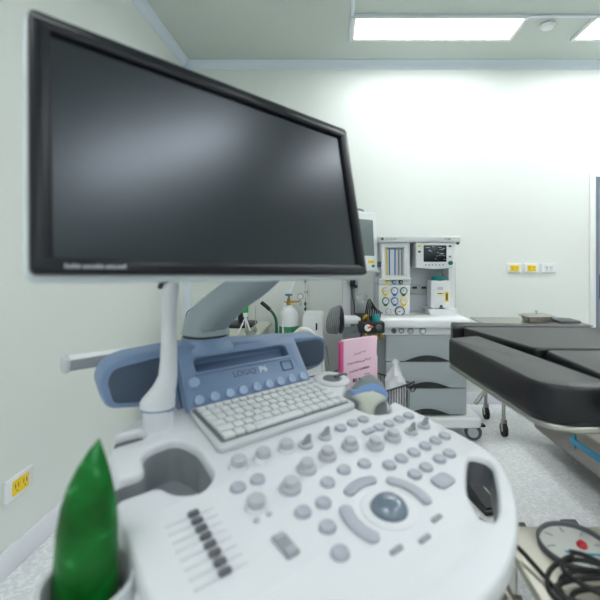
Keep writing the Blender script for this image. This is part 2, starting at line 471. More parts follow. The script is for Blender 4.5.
# pedestal, base and casters
def usl(x, y, z): return O + U*x + V0*y + UP*(z - O.z)
PM = frame_m(O - UP*O.z, U, V0, UP)
bm = B(); box(bm, -.19, .19, .12, .60, .16, .70, .03, 3); link('pedestal', bm, M_OFFW, US, PM)
bm = B(); box(bm, -.27, .27, -.06, .66, .09, .18, .035, 3); link('cart_base', bm, M_LGREY, US, PM)
for cx in (-.21, .21):
    for cy in (.0, .6):
        bm = B(); cyl(bm, (cx-.018, cy, .05), (cx+.018, cy, .05), .05, n=24)
        c = link('caster', bm, M_RUB, US, PM)
        bm = B(); box(bm, cx-.026, cx+.026, cy-.02, cy+.02, .05, .10, .006); link('caster_fork', bm, M_MGREY, c, PM)
bm = B(); box(bm, -.15, -.05, .40, .63, .60, .80, .02); link('column', bm, M_OFFW, US, PM)

# round resting pad at the deck's back right, with its grey hole
bm = B(); lathe(bm, [(.0, -.012), (.048, -.012), (.052, -.008), (.052, .002), (.047, .006), (.03, .006), (.026, .002), (.0, .002)], (.262, .452, 0), n=32); link('cup_ring', bm, M_DECK, US, DK)
bm = B(); lathe(bm, [(0, .0022), (.0255, .0022), (.0255, .004), (0, .004)], (.262, .452, 0)); tube(bm, [(.275, .452, .005), (.30, .455, .006), (.318, .452, .004)], .006); link('cup_hole', bm, M_DGREY, US, DK)

# keyboard
kb = link('keyboard', plate([rounded([(-.160, .281), (.197, .281), (.190, .460), (-.150, .460)], .014)], .0, .013, .005), M_LGREY, US, DK)
link('key_well', plate([rrect(-.148, .186, .296, .452, .006)], .0125, .0138, 0), mat('key_gap_grey', (112, 116, 120), .5), kb, DK)
rows = [(.436, .016, 16), (.411, .021, 15), (.386, .021, 15), (.361, .021, 14), (.336, .021, 13), (.311, .021, 0)]
def key_at(x0, x1, y, hh):
    bm = B(); box(bm, x0+.0012, x1-.0012, y-hh/2, y+hh/2, .0138, .0215, .0022, 2); link('key', bm, M_KEY, kb, DK)
for ry, hh, nk in rows:
    X0, X1 = -.141, .182
    if nk:
        extra = {16: 0, 15: 0, 14: .008, 13: .014}[nk]
        w = (X1-X0-2*extra)/nk; x = X0
        for i in range(nk):
            ww = w + (extra if i in (0, nk-1) else 0)
            key_at(x, x+ww, ry, hh); x += ww
    else:
        for a, b in ((0, .08), (.08, .15), (.15, .22), (.22, .60), (.60, .67), (.67, .74), (.74, .81), (.81, .875), (.875, .9375), (.9375, 1)):
            key_at(X0+(X1-X0)*a, X0+(X1-X0)*b, ry, hh)

# sloping blue button panel behind the keyboard
AL = R(45)
V2 = V*math.cos(AL) + N*math.sin(AL); N2 = U.cross(V2)
BP = frame_m(dk(0, .462), U, V2, N2)
slot = rounded([(-.108, .092), (.160, .092), (.160, .122), (.145, .128), (-.108, .128)], .010)
bpn = link('button_panel', plate([rounded([(-.149, -.004), (.200, -.004), (.199, .150), (-.141, .150)], [.006, .006, .02, .02]), slot], -.030, 0, .005), M_BLUE, US, BP)
link('panel_recess', plate([[(-.115, .085), (.167, .085), (.167, .132), (-.115, .132)]], -.034, -.026, 0), M_BLUED, bpn, BP)
bm = B(); box(bm, -.112, .162, .085, .0925, -.006, .003, .002); link('panel_ledge', bm, M_BLUE, bpn, BP)
for x in (-.120, -.082, -.043, -.008, .031, .067, .102, .139, .176):
    bm = B(); lathe(bm, [(0, 0), (.0125, 0), (.0125, .004), (.0105, .0065), (.006, .0058), (0, .0055)], (x, .0235, 0)); b = link('panel_button', bm, M_BLUEB, US, BP)
bm = B(); lathe(bm, [(0, 0), (.014, 0), (.014, .004), (.0115, .0068), (0, .0062)], (-.121, .068, 0)); link('power_button', bm, M_BLUEB, US, BP)
link('lettering', text_bm('LOGIQ', .021), M_DGREY, bpn, BP @ Matrix.Translation((-.020, .062, .0006)))
link('lettering', text_bm('P6', .024), M_WHITE, bpn, BP @ Matrix.Translation((.055, .0605, .0006)))
link('latch', plate([rrect(.123, .160, .050, .080, .003), rrect(.127, .156, .054, .076, .002)], 0, .002, .0005), M_BLUED, bpn, BP)

# speaker body behind the panel
BF = frame_m(dk(0, .568), U, N, -V)                        # front of the body: x right, y up, z towards the user
bodyo = rounded([(-.215, -.012), (-.290, .002), (-.308, .068), (-.294, .100), (-.258, .116), (-.15, .122), (0, .116), (.12, .106), (.2, .100), (.298, .094), (.326, .080), (.333, .010), (.312, -.008), (.26, -.016)], .02)
body = link('speaker_body', plate([bodyo], -.060, 0, .010, 4), M_BLUE, US, BF)
link('speaker_grille', plate([rounded([(-.160, .106), (-.278, .092), (-.290, .066), (-.276, .014), (-.215, .003), (-.160, .004)], .012)], -.002, .004, .0015), M_GRILLE, body, BF)
link('speaker_grille', plate([rounded([(.200, .086), (.294, .084), (.316, .072), (.322, .016), (.304, .002), (.200, .0)], .012)], -.002, .004, .0015), M_GRILLE, body, BF)
bm = B(); ring_loft(bm, [[DK @ Vector((x, y, z)) for y, z in ((.50, -.02), (.575, .065), (.59, .09), (.60, -.02))] for x in (-.147, .199)]); link('panel_support', bm, M_BLUED, US)
bm = B(); box(bm, -.20, .20, .60, .665, .0, .094, .012, 3); link('body_rear', bm, M_BLUE, body, DK)
bm = B(); lathe(bm, [(0, .092), (.012, .092), (.012, .0955), (0, .0955)], (.115, .625, 0), sx=1, sy=.6); link('body_plug', bm, M_BLUED, body, DK)
# rear hand rail
bm = B(); box(bm, -.357, -.02, .662, .692, .066, .092, .007, 3); rh = link('rear_handle', bm, M_MGREY, US, DK)
bm = B(); box(bm, -.350, -.02, .664, .690, .0915, .097, .0025); link('handle_cover', bm, M_WHITE, rh, DK)
bm = B(); box(bm, -.361, -.344, .659, .695, .063, .099, .006); link('end_cap', bm, M_LGREY, rh, DK)

# swivel collar and monitor arm
c0 = dk(-.050, .612, .090)
bm = B(); lathe(bm, [(0, 0), (.076, 0), (.073, .012), (.064, .022), (.060, .036), (0, .036)], c0, n=36); link('arm_collar', bm, M_BLUE, US)
bm = B(); lathe(bm, [(0, .036), (.058, .036), (.058, .041), (0, .041)], c0, n=36); link('swivel_ring', bm, M_BLACK, US)
MC = Vector((-.1667, .7347, 1.3309))
yaw, tilt, roll = R(46.3), R(12.06), R(-1.6)
mu = Vector((math.cos(yaw), math.sin(yaw), 0)); mv0 = Vector((-math.sin(yaw), math.cos(yaw), 0)); mw = mv0*math.sin(tilt) + UP*math.cos(tilt)
mu2 = mu*math.cos(roll) + mw*math.sin(roll); mw2 = mw*math.cos(roll) - mu*math.sin(roll)
MN = frame_m(MC, mu2, mw2, mu2.cross(mw2))                 # monitor: x right, y up, z towards the viewer
p1 = c0 + UP*.041
elbow = Vector((-.098, .985, 1.225))
bk = MN @ Vector((.02, -.02, -.075))
path = crom([p1, p1 + UP*.028 + (elbow-p1)*.03, p1 + (elbow-p1)*.30 + UP*.024, p1 + (elbow-p1)*.6 + UP*.004, elbow], 8)
rings = []
ax = Vector((.82, -.57, 0)).normalized()
for i, p in enumerate(path):
    t = i/(len(path)-1)
    d = (path[min(i+1, len(path)-1)] - path[max(i-1, 0)]).normalized()
    x = (ax - d*ax.dot(d)).normalized() if i else ax
    y = d.cross(x)
    q = min(1, t*1.7); ra, rb = .055*(1-q)+.040*q, .057*(1-q)+.036*q
    rings.append([p + x*ra*math.copysign(abs(math.cos(a))**.7, math.cos(a)) + y*rb*math.copysign(abs(math.sin(a))**.7, math.sin(a)) for a in [2*PI*j/28 for j in range(28)]])
bm = B(); ring_loft(bm, rings); arm = link('monitor_arm', bm, M_ARM, US, sharp=60)
# trim line along the arm
bm = B(); cyl(bm, elbow - UP*.05, elbow + UP*.06, .052, n=28); link('elbow_joint', bm, M_ARM, US)
bm = B(); tube(bm, [elbow + UP*.03, (elbow+bk)/2 + UP*.03, bk], [.045, .04, .04], n=20); link('upper_arm', bm, M_ARM, US)
# monitor
W, Hh = .629/2, .360/2
mon = link('monitor', plate([rrect(-W-.0055, W+.004, -Hh-.0085, Hh+.007, .014, 8)], -.028, -.013, .005, 4), M_SILVER, US, MN)
bm = B(); box(bm, -W*.6, W*.6, -Hh*.65, Hh*.65, -.075, -.026, .02, 3); link('monitor_back', bm, M_SILVER, mon, MN)
link('bezel', plate([rrect(-W-.003, W, -Hh, Hh+.004, .010, 8), rrect(-W+.021, W-.023, -Hh+.021, Hh-.020, .002)], -.0135, 0, .0012, 2), M_BEZEL, mon, MN)
link('screen', plate([rrect(-W+.018, W-.020, -Hh+.018, Hh-.017, .002)], -.012, -.007, 0), M_SCREEN, mon, MN)
bm = B(); x = -W+.032
for wd in (5, 8, 6, 9, 1.5, 7, 8, 4, 6, 5, 8, 1.5, 7, 6, 8, 5, 9, 6):
    w_ = wd*.00052
    if wd > 2: box(bm, x, x+w_, -Hh+.0072, -Hh+.0072+.006*random.choice((.7, 1, .8)), .0, .0006)
    x += w_ + .0009
link('maker_line', bm, M_MGREY, mon, MN)

# white cable hook standing at the deck's back left
hk = dk(-.218, .442, -.03)
ph = Vector((-.372, .90, 0))
bm = B(); lathe(bm, [(0, -.04), (.027, -.04), (.029, .02), (.031, .066), (.0, .066)], hk, n=28); hb = link('hook_base', bm, M_DECK, US)
prof = [(.842, 160, 36), (.852, 159.6, 37), (.862, 160.8, 35), (.876, 163.6, 29), (.893, 167.5, 24), (.915, 170.5, 19.5), (.95, 171.3, 17.5), (1.0, 171.6, 16.2), (1.05, 172, 15), (1.085, 172.8, 15.5), (1.100, 173.2, 17), (1.115, 173.6, 17), (1.126, 174.2, 14), (1.131, 174.6, 8)]
rings = []
hx = hk.x + .0; hy = hk.y
for z, px, wpx in prof:
    cx_ = hx + (px-160.5)*.0020; w_ = wpx*.0019/2; dy = min(w_, .028)
    rings.append([Vector((cx_ + math.cos(2*PI*j/24)*w_, hy + math.sin(2*PI*j/24)*dy, (z-.842)*.915 + .842)) for j in range(24)])
zb = hk.z + .070; off = zb - .842
for r in rings:
    for p in r: p.z += off
bm = B(); ring_loft(bm, rings); hook = link('cable_hook', bm, M_DECK, US)
bm = B(); ring_loft(bm, [[Vector((p.x, p.y, zb-.006)) for p in rings[0]], [Vector((p.x, p.y, zb)) for p in rings[0]]]); link('hook_seal', bm, M_BLUE, hook)
tp = Vector((hx + 13.2*.0020, hy, (1.127-.842)*.915+.842+off))
bm = B(); tube(bm, [tp + Vector((-.020, -.008, -.012)), tp + Vector((-.012, -.014, 0)), tp + Vector((.0, -.012, .004))], .005); link('hook_grip', bm, M_BLACK, hook)

# controls on the deck
def button(x, y, r=.0125):
    bm = B(); lathe(bm, [(0, 0), (r*1.08, 0), (r*1.05, .002), (r, .005), (r*.86, .0068), (r*.5, .0060), (0, .0056)], (x, y, 0), n=24); link('push_button', bm, M_BTN, US, DK)
for p in [(.100, .230), (.137, .231), (.171, .231), (.176, .185), (.209, .185), (.245, .185), (.280, .185), (.275, .080), (.240, .080), (.203, .079), (.163, .078), (.124, .078), (.088, .077),
          (.222, .034), (.188, .034), (.142, .032), (.106, .031), (.051, .107), (.006, .115), (-.042, .104), (-.080, .069), (-.107, .026), (-.123, -.020), (-.174, .178), (-.137, .178), (-.119, .071)]:
    button(*p)
bm = B(); box(bm, .128, .160, .178, .194, 0, .007, .003); link('push_button', bm, M_BTN, US, DK)
for p in [(.068, .165), (.113, .138), (.168, .138), (-.104, .127), (-.050, .154), (.007, .164)]:
    bm = B(); lathe(bm, [(0, 0), (.0180, 0), (.0180, .007), (.0165, .009), (.0125, .009), (0, .009)], (*p, 0)); k = link('rotary_knob', bm, M_KNOB, US, DK)
    bm = B(); lathe(bm, [(0, .009), (.0128, .009), (.0122, .0185), (.0105, .020), (0, .0202)], (*p, 0)); link('inner_dial', bm, M_KNOB, k, DK)
for p in [(-.146, .230), (-.097, .228), (-.044, .229), (-.172, .122)]:
    bm = B(); lathe(bm, [(0, .006), (.0145, .006), (.0136, .017), (.0115, .019), (0, .0194)], (*p, 0)); k = link('gain_knob', bm, M_KNOB, US, DK)
    bm = B(); lathe(bm, [(0, 0), (.0175, 0), (.0165, .006), (0, .006)], (*p, 0)); link('knob_skirt', bm, M_DECK, k, DK)
for p in [(-.004, .219), (.048, .222), (.224, .133), (.272, .134)]:
    bm = B(); lathe(bm, [(0, 0), (.015, 0), (.0145, .005), (0, .006)], (*p, 0)); k = link('toggle_knob', bm, M_KNOB, US, DK)
    bm = B(); ring_loft(bm, [[Vector((p[0]+x, p[1]+y, z)) for x, y, z in ((-.011, -.004, .005), (.011, -.004, .005), (.011, .004, .005), (-.011, .004, .005))],
                             [Vector((p[0]+x, p[1]+y, z)) for x, y, z in ((.003, -.002, .022), (.010, -.002, .022), (.010, .002, .022), (.003, .002, .022))]]); link('fin', bm, M_MGREY, k, DK)
for p in [(-.185, .098), (-.163, .0985)]:
    bm = B(); lathe(bm, [(0, 0), (.005, 0), (.0045, .003), (0, .0035)], (*p, 0)); link('small_button', bm, M_KNOB, US, DK)
bm = B(); box(bm, -.187, -.166, .012, .056, 0, .006, .003); rk = link('rocker_switch', bm, M_MGREY, US, DK)
for y in (.0425, .0155):
    bm = B(); box(bm, -.184, -.169, y, y+.0105, .0055, .0078, .001); link('rocker_pad', bm, M_BTN, rk, DK)
for i in range(8):
    t = i/7; y = .160 - .118*t; x0 = -.297-.004*t; x1 = -.224-.006*t
    bm = B(); box(bm, x0, x1, y-.002, y+.002, -.001, .0012, .0008); s = link('gain_slider', bm, M_LGREY, US, DK)
    kx = -.256 - .006*t
    bm = B(); box(bm, kx-.0085, kx+.0085, y-.0048, y+.0048, .001, .008, .003); link('slider_cap', bm, M_DGREY, s, DK)
def arc_button(c, r0, r1, a0, a1):
    k = 14; rm, hw = (r0+r1)/2, (r1-r0)/2
    def e(r, a): return (c[0]+r*math.cos(R(a)), c[1]+r*math.sin(R(a)))
    lp = [e(r1, a0+(a1-a0)*i/k) for i in range(k+1)]
    m = e(rm, a1); lp += [(m[0]+hw*math.cos(R(a1+t)), m[1]+hw*math.sin(R(a1+t))) for t in range(30, 180, 30)]
    lp += [e(r0, a1+(a0-a1)*i/k) for i in range(k+1)]
    m = e(rm, a0); lp += [(m[0]+hw*math.cos(R(a0+t)), m[1]+hw*math.sin(R(a0+t))) for t in range(210, 360, 30)]
    link('arc_button', plate([lp], 0, .005, .0022), M_BTN, US, DK)
arc_button((0, 0), .060, .080, 68, 112)
arc_button((0, 0), .060, .080, -20, 38)
arc_button((0, 0), .060, .082, 150, 202)
link('set_button', plate([rrect(.113, .158, -.026, .006, .013)], 0, .005, .0025), M_BTN, US, DK)
for p in [(.046, -.059), (-.004, -.073), (-.054, -.062)]:
    link('marker_bar', plate([rrect(p[0]-.012, p[0]+.012, p[1]-.004, p[1]+.004, .003)], 0, .003, .001), M_MGREY, US, DK)
bm = B(); lathe(bm, [(.029, -.004), (.031, .002), (.040, .003), (.046, .0012), (.046, -.004), (.029, -.004)], n=40); 
link('trackball_ring', bm, M_DECK, US, DK)
bm = B(); lathe(bm, [(0, -.004), (.0290, -.003), (.0300, .001), (.0285, .007), (.0235, .013), (.016, .0175), (.008, .0195), (0, .020)], n=40); link('trackball', bm, M_TRACK, US, DK)
# holder ring for the green packet
gx, gy = -.392, .150
bm = B(); lathe(bm, [(.046, -.10), (.052, -.10), (.055, 0), (.053, .004), (.049, .004), (.047, 0), (.042, -.095), (.0, -.095), (0, -.10), (.046, -.10)], (gx, gy, -.02), n=32); link('bottle_holder', bm, M_LGREY, US, DK)

# ------------------------------------------------------------------ green packet in the holder
gb = dk(gx, gy, -.108)
rings = []
for t, w, dth, ox in ((0, .034, .030, 0), (.12, .038, .032, 0), (.35, .0385, .030, -.001), (.55, .037, .027, -.001), (.68, .0335, .023, .001), (.78, .027, .018, .004), (.87, .0185, .012, .007), (.94, .010, .006, .0095), (.985, .003, .002, .011), (1.0, .0008, .0006, .0115)):
    z = gb.z + t*.262; ox = (.0385 - w)*.42 if t > .3 else 0
    rings.append([Vector((gb.x + ox + math.cos(2*PI*j/32)*w*(1+.03*math.sin(5*2*PI*j/32+t*9)), gb.y + math.sin(2*PI*j/32)*dth*(1+.05*math.sin(4*2*PI*j/32+t*5)), z)) for j in range(32)])
bm = B(); ring_loft(bm, rings)
single('plastic_packet', bm, M_GFILM, 'pointed green plastic packet standing in the holder at the left of the white console', 'packet', sharp=70)

# ------------------------------------------------------------------ convex probe in the right holder
pr = thing('ultrasound_probe', 'cream and blue curved ultrasound probe resting in the holder on the right of the console', 'ultrasound probe', dk(.262, .318, -.085)[:])
pb = dk(.250, .300, -.085)
pax = (N + U*.16 + V*.06).normalized()
pxw = Vector((1, .25, 0)); pxw = (pxw - pax*pxw.dot(pax)).normalized(); pyw = pax.cross(pxw)
PB = frame_m(pb, pxw, pyw, pax)
def sect(hgt, w, dth, bow=0.0, n=32):
    out = []
    for j in range(n):
        a = 2*PI*j/n; cx_ = math.copysign(abs(math.cos(a))**.75, math.cos(a)); sy_ = math.copysign(abs(math.sin(a))**.75, math.sin(a))
        out.append(Vector((cx_*w, sy_*dth, hgt - bow*(cx_*cx_))))
    return out
bm = B(); ring_loft(bm, [sect(0, .016, .014), sect(.05, .020, .016), sect(.070, .022, .017), sect(.080, .031, .018), sect(.090, .044, .020, .004), sect(.104, .0495, .022, .014), sect(.118, .051, .023, .024)]); link('probe_body', bm, M_PCREAM, pr, PB)
bm = B(); ring_loft(bm, [sect(.115, .0515, .0235, .024), sect(.126, .0520, .0235, .027), sect(.134, .0505, .0235, .031)]); link('probe_band', bm, M_PBLUE, pr, PB)
bm = B(); ring_loft(bm, [sect(.132, .049, .021, .031), sect(.140, .046, .019, .031), sect(.1455, .039, .014, .026), sect(.147, .026, .007, .014)]); link('probe_lens', bm, M_LENS, pr, PB)

# ------------------------------------------------------------------ wire basket at the machine's right with folder and bag
bx0, bx1, by0, by1, bz0, bz1 = .372, .592, .420, .700, .665, .765
WB = thing('wire_basket', 'black wire basket hung on the right side of the ultrasound cart', 'wire basket', usl(.48, .56, bz0)[:], PHI)
bm = B()
for z in (bz0, bz1):
    c_ = [(bx0, by0, z), (bx1, by0, z), (bx1, by1, z), (bx0, by1, z), (bx0, by0, z)]
    for a, b in zip(c_, c_[1:]): tube(bm, [a, b], .0032 if z == bz1 else .0025, 8, 0)
link('rim', bm, M_BLACK, WB, PM)
bm = B()
for i in range(1, 17):
    x = bx0 + (bx1-bx0)*i/17
    tube(bm, [(x, by0, bz1), (x, by0, bz0), (x, by1, bz0), (x, by1, bz1)], .0017, 6, 0)
for i in range(1, 16):
    y = by0 + (by1-by0)*i/16
    tube(bm, [(bx0, y, bz1), (bx0, y, bz0), (bx1, y, bz0), (bx1, y, bz1)], .0017, 6, 0)
link('wires', bm, M_BLACK, WB, PM)
bm = B(); torus(bm, (bx1+.002, by0-.006, bz1-.016), (0, 1, .2), .013, .0022, 20, 6); tube(bm, [(bx1-.02, by0, bz1), (bx1+.005, by0-.006, bz1+.006), (bx1+.004, by0-.006, bz1-.004)], .0022, 6); link('hook', bm, M_BLACK, WB, PM)
for y in (.50, .57):
    bm = B(); box(bm, .1895, bx0+.004, y, y+.03, .672, .690, .003); link('bracket', bm, M_BLACK, WB, PM)

FM = frame_m(usl(.392, .562, bz0+.003), U*math.cos(R(-7)) + V0*math.sin(R(-7)), UP, (U*math.sin(R(-7))*1 - V0*math.cos(R(-7))))
FM = frame_m(usl(.392, .562, bz0+.003), U*math.cos(R(-7)) + V0*math.sin(R(-7)), UP, (U*math.cos(R(-7)) + V0*math.sin(R(-7))).cross(UP))
FO = thing('paper_folder', 'pink folder with handwritten lines standing in the black wire basket', 'folder', usl(.46, .552, bz0+.003)[:], PHI)
bm = plate([[(.012, 0), (.158, 0), (.158, .175), (.154, .18), (.157, .245), (.012, .245)]], -.008, .008, .001); link('cover', bm, M_PINK, FO, FM)
bm = B(); box(bm, 0, .013, 0, .240, -.009, .0085, .002); link('spine', bm, M_PINKD, FO, FM)
bm = B()
def scribble(x0, x1, y, amp, k):
    pts = []
    for i in range(k+1):
        t = i/k; pts.append((x0 + (x1-x0)*t + random.uniform(-.0012, .0012), y + random.uniform(-amp, amp) + .008*t, .0086))
    tube(bm, pts, .0007, 5, 3)
scribble(.055, .105, .193, .0035, 20); scribble(.028, .128, .163, .004, 40); scribble(.034, .122, .136, .0045, 36)
for x in (.05, .055, .062, .075, .105, .112, .118): box(bm, x, x+.004, .100, .112, .0078, .0088)
box(bm, .098, .122, .120, .1215, .0078, .0088)
link('handwriting', bm, M_INK, FO, FM)

gbp = usl(.556, .460, bz0+.004)
rings = []
for k, (z, w, dth) in enumerate(((0, .020, .028), (.04, .030, .036), (.08, .034, .034), (.105, .032, .028), (.125, .024, .020), (.145, .013, .011), (.158, .007, .005), (.168, .012, .004), (.176, .004, .003))):
    rings.append([gbp + Vector((math.cos(a)*w*(1+.22*math.sin(3*a+k*1.3)), math.sin(a)*dth*(1+.2*math.sin(4*a+k*2.1)), z)) for a in [2*PI*j/22 for j in range(22)]])
bm = B(); ring_loft(bm, rings)
single('plastic_bag', bm, M_BAG, 'crumpled clear plastic bag in the black wire basket', 'plastic bag', sharp=25)

# ------------------------------------------------------------------ anaesthesia machine
AM = thing('anaesthesia_machine', 'white anaesthesia machine with grey drawers against the back wall', 'anaesthesia machine', (.45, 2.86, 0))
def abox(name, x0, x1, y0, y1, z0, z1, m, bev=.006, parent=None, seg=2):
    return link(name, box(B(), x0, x1, y0, y1, z0, z1, bev, seg), m, parent or AM)
abox('base', .06, .95, 2.585, 3.14, .085, .158, M_WHITE2, .022, None, 4)
abox('carcass', .235, .862, 2.655, 3.10, .150, .695, M_CARC, .008)
abox('side_panel', .845, .866, 2.63, 3.10, .150, .695, M_OFFW, .006)
for z0, z1 in ((.516, .688), (.342, .512), (.166, .338)):
    dr = abox('drawer', .335, .862, 2.622, 2.70, z0, z1, M_DRAWER, .004)
    a = [(.46 + .29*i/16, .036*math.sin(PI*i/16)) for i in range(17)]
    link('handle', plate([a], -.002, .007, .001), M_BLACK, dr, facing(0, 2.622, z0+.003))
abox('work_surface', .285, .872, 2.570, 3.10, .741, .803, M_WHITE2, .02, None, 4)
fr_ = abox('front_rail', .30, .862, 2.62, 3.0, .690, .745, M_OFFW, .004)
for x, m, r in ((.385, M_DGREY, .013), (.435, M_LGREY, .012), (.493, M_LGREY, .015), (.573, M_WHITE, .016)):
    bm = B(); lathe(bm, [(0, 0), (r, 0), (r*.9, .02), (r*.5, .024), (0, .022)], (x, 2.62, .716), (0, -1, 0)); k = link('rail_knob', bm, m, fr_)
    bm = B(); torus(bm, (x, 2.615, .716), (0, 1, 0), r*1.25, .0025, 20, 6); link('knob_ring', bm, M_MGREY, fr_)
# uprights and rear panel
abox('rear_panel', .297, .835, 2.95, 3.10, .80, 1.32, M_RECESS, .004)
abox('right_upright', .796, .840, 2.80, 3.10, .80, 1.32, M_WHITE2, .006)
abox('side_post', .838, .862, 2.86, 2.98, .80, 1.165, M_BEIGE, .004)
ts = abox('top_shelf', .297, .848, 2.69, 3.12, 1.300, 1.343, M_OFFW, .008, None, 3)
bm = B(); lathe(bm, [(0, 0), (.010, 0), (.010, .0015), (0, .0015)], (.318, 2.690, 1.322), (0, -1, 0)); link('emblem', bm, M_DGREY, ts)
link('lettering', text_bm('Datex-Ohmeda', .0125), M_DGREY, ts, facing(.334, 2.6895, 1.3175))
link('lettering', text_bm('7100', .020), M_DGREY, ts, facing(.738, 2.6895, 1.314))
bm = B(); cyl(bm, (.835, 2.72, 1.30), (.835, 2.72, 1.285), .012, .008); link('shelf_clip', bm, M_DGREY, ts)
# gauge panel
gp = abox('gauge_panel', .300, .517, 2.750, 3.0, .803, 1.010, M_WHITE2, .006)
abox('control_strip', .300, .517, 2.742, 3.0, 1.012, 1.055, M_OFFW, .005)
for x, m in ((.362, M_YEL), (.404, M_BLUE2), (.450, M_GRN2)):
    bm = B(); lathe(bm, [(0, 0), (.016, 0), (.014, .018), (.008, .02), (0, .019)], (x, 2.742, 1.030), (0, -1, 0)); k = link('flow_knob', bm, m, AM)
    bm = B(); lathe(bm, [(0, .019), (.007, .019), (.006, .026), (0, .026)], (x, 2.742, 1.030), (0, -1, 0)); link('knob_cap', bm, M_LGREY, k)
def gauge(x, z, r, m, drop, needle):
    Mx = facing(x, 2.750, z)
    lp = circ(0, 0, r, 40)
    if drop:
        lp = [(px, py) for px, py in lp if not (py < -r*.72)]
        idx = max(range(len(lp)), key=lambda i: (lp[i][0] - lp[i-1][0]))
        lp = lp[idx:] + lp[:idx]; lp = [(-r*.32, -r*1.38), (r*.32, -r*1.38)] + lp
    g = link('pressure_gauge', plate([lp], 0, .014, .003), m, AM, Mx)
    link('dial', plate([circ(0, 0, r*.76, 32)], .0135, .0155, .0005), M_WHITE, g, Mx)
    bm = B()
    for i in range(11):
        a = R(225 - 27*i); c_, s_ = math.cos(a), math.sin(a)
        cyl(bm, (c_*r*.55, s_*r*.55, .0158), (c_*r*.70, s_*r*.70, .0158), r*.035, n=6)
    a = R(needle); cyl(bm, (0, 0, .016), (math.cos(a)*r*.6, math.sin(a)*r*.6, .016), r*.06, r*.02, 6); cyl(bm, (0, 0, .015), (0, 0, .017), r*.1, n=10)
    link('needle', bm, M_BLACK, g, Mx)
for x, z, m, nd in ((.346, .969, M_YEL, 200), (.408, .969, M_BLUE2, 160), (.471, .969, M_GRN2, 120), (.347, .899, M_GRN2, 60), (.409, .899, M_BLUE2, 220), (.473, .899, M_YEL, 140)):
    gauge(x, z, .0255, m, True, nd)
gauge(.366, .826, .022, M_LGREY, False, 210); gauge(.444, .829, .0345, M_DGREY, False, 200)
bm = B(); lathe(bm, [(0, 0), (.006, 0), (.005, .005), (0, .005)], (.322, 2.750, .816), (0, -1, 0)); link('indicator', bm, M_BLUE2, AM)
# flowmeters
fx = link('flowmeter_housing', plate([rrect(.318, .512, 1.056, 1.298, .006), rrect(.346, .472, 1.074, 1.266, .004)], 0, .14, .004), M_WHITE2, AM, facing(0, 2.875, 0))
bm = B(); box(bm, .34, .48, 2.757, 2.765, 1.07, 1.27); link('flow_scale', bm, M_WHITE, fx)
bm = B(); box(bm, .300, .517, 2.700, 2.90, 1.045, 1.060, .005); link('housing_ledge', bm, M_WHITE2, fx)
for x, m in ((.356, M_YEL), (.374, M_BLUE2), (.413, M_BLUE2), (.438, M_MGREY), (.458, M_MGREY)):
    bm = B(); cyl(bm, (x, 2.750, 1.076), (x, 2.750, 1.262), .0045, n=10); link('flow_tube', bm, m, fx)
bm = B(); box(bm, .35, .468, 2.752, 2.758, 1.252, 1.264); link('scale_heading', bm, M_MGREY, fx)
# ventilator display
vd = link('ventilator_display', plate([rounded([(.548, 1.128), (.672, 1.116), (.797, 1.128), (.797, 1.298), (.548, 1.298)], [.012, .2, .012, .008, .008])], 0, .22, .008, 3), M_WHITE2, AM, facing(0, 2.920, 0))
Yd = 2.700
bm = B(); box(bm, .598, .752, Yd-.002, Yd+.004, 1.168, 1.279, .001); link('display_screen', bm, M_SCREEN, vd)
bm = B()
for x, z, w in ((.61, 1.262, .03), (.655, 1.268, .014), (.63, 1.243, .018), (.64, 1.237, .012), (.70, 1.262, .018), (.722, 1.255, .018), (.705, 1.248, .026), (.69, 1.228, .008), (.70, 1.208, .010), (.716, 1.212, .008), (.73, 1.207, .010), (.685, 1.205, .008), (.675, 1.187, .007), (.735, 1.182, .010), (.705, 1.222, .03)):
    box(bm, x, x+w, Yd-.0028, Yd-.0015, z, z+.004)
link('readout', bm, M_LGREY, vd)
for i in range(6):
    x = .612 + .0235*i
    bm = B(); box(bm, x-.005, x+.005, Yd-.004, Yd+.004, 1.143, 1.151, .002); link('menu_key', bm, M_MGREY, vd)
for x, z, m, w in ((.570, 1.274, M_YEL, .011), (.570, 1.236, M_DGREY, .009), (.776, 1.274, M_DGREY, .009), (.776, 1.203, M_MGREY, .008)):
    bm = B(); box(bm, x-w, x+w, Yd-.003, Yd+.004, z-.007, z+.007, .003); link('menu_key', bm, m, vd)
bm = B(); lathe(bm, [(0, 0), (.015, 0), (.014, .018), (.011, .022), (0, .022)], (.778, Yd, 1.160), (0, -1, 0)); link('control_knob', bm, M_TEAL, vd)
# manifold on the rear panel
mf = abox('vapour_manifold', .545, .690, 2.925, 2.96, .930, .992, M_LGREY, .004)
for x in (.565, .632):
    bm = B(); box(bm, x, x+.034, 2.918, 2.93, .97, .984, .002); link('manifold_port', bm, M_BLACK, mf)
bm = B(); ring_loft(bm, [[Vector(p) for p in ((.655, 2.73, .803), (.83, 2.73, .803), (.83, 2.93, .803), (.655, 2.93, .803))], [Vector(p) for p in ((.632, 2.73, .845), (.838, 2.73, .845), (.838, 2.93, .845), (.632, 2.93, .845))]]); link('vaporizer_mount', bm, M_WHITE2, AM)
# left column with rail
lc = abox('side_column', .055, .115, 2.93, 3.10, .158, 1.094, M_OFFW, .008)
abox('mounting_rail', .112, .150, 2.95, 3.06, .158, 1.094, M_MGREY, .003, lc)
abox('column_cover', .148, .170, 2.95, 3.08, .158, 1.094, M_LGREY, .003, lc)
abox('monitor_bracket', .070, .145, 2.74, 2.96, 1.072, 1.0955, M_LGREY, .004)
abox('column_foot', .055, .30, 2.70, 3.10, .155, .69, M_MGREY, .006)
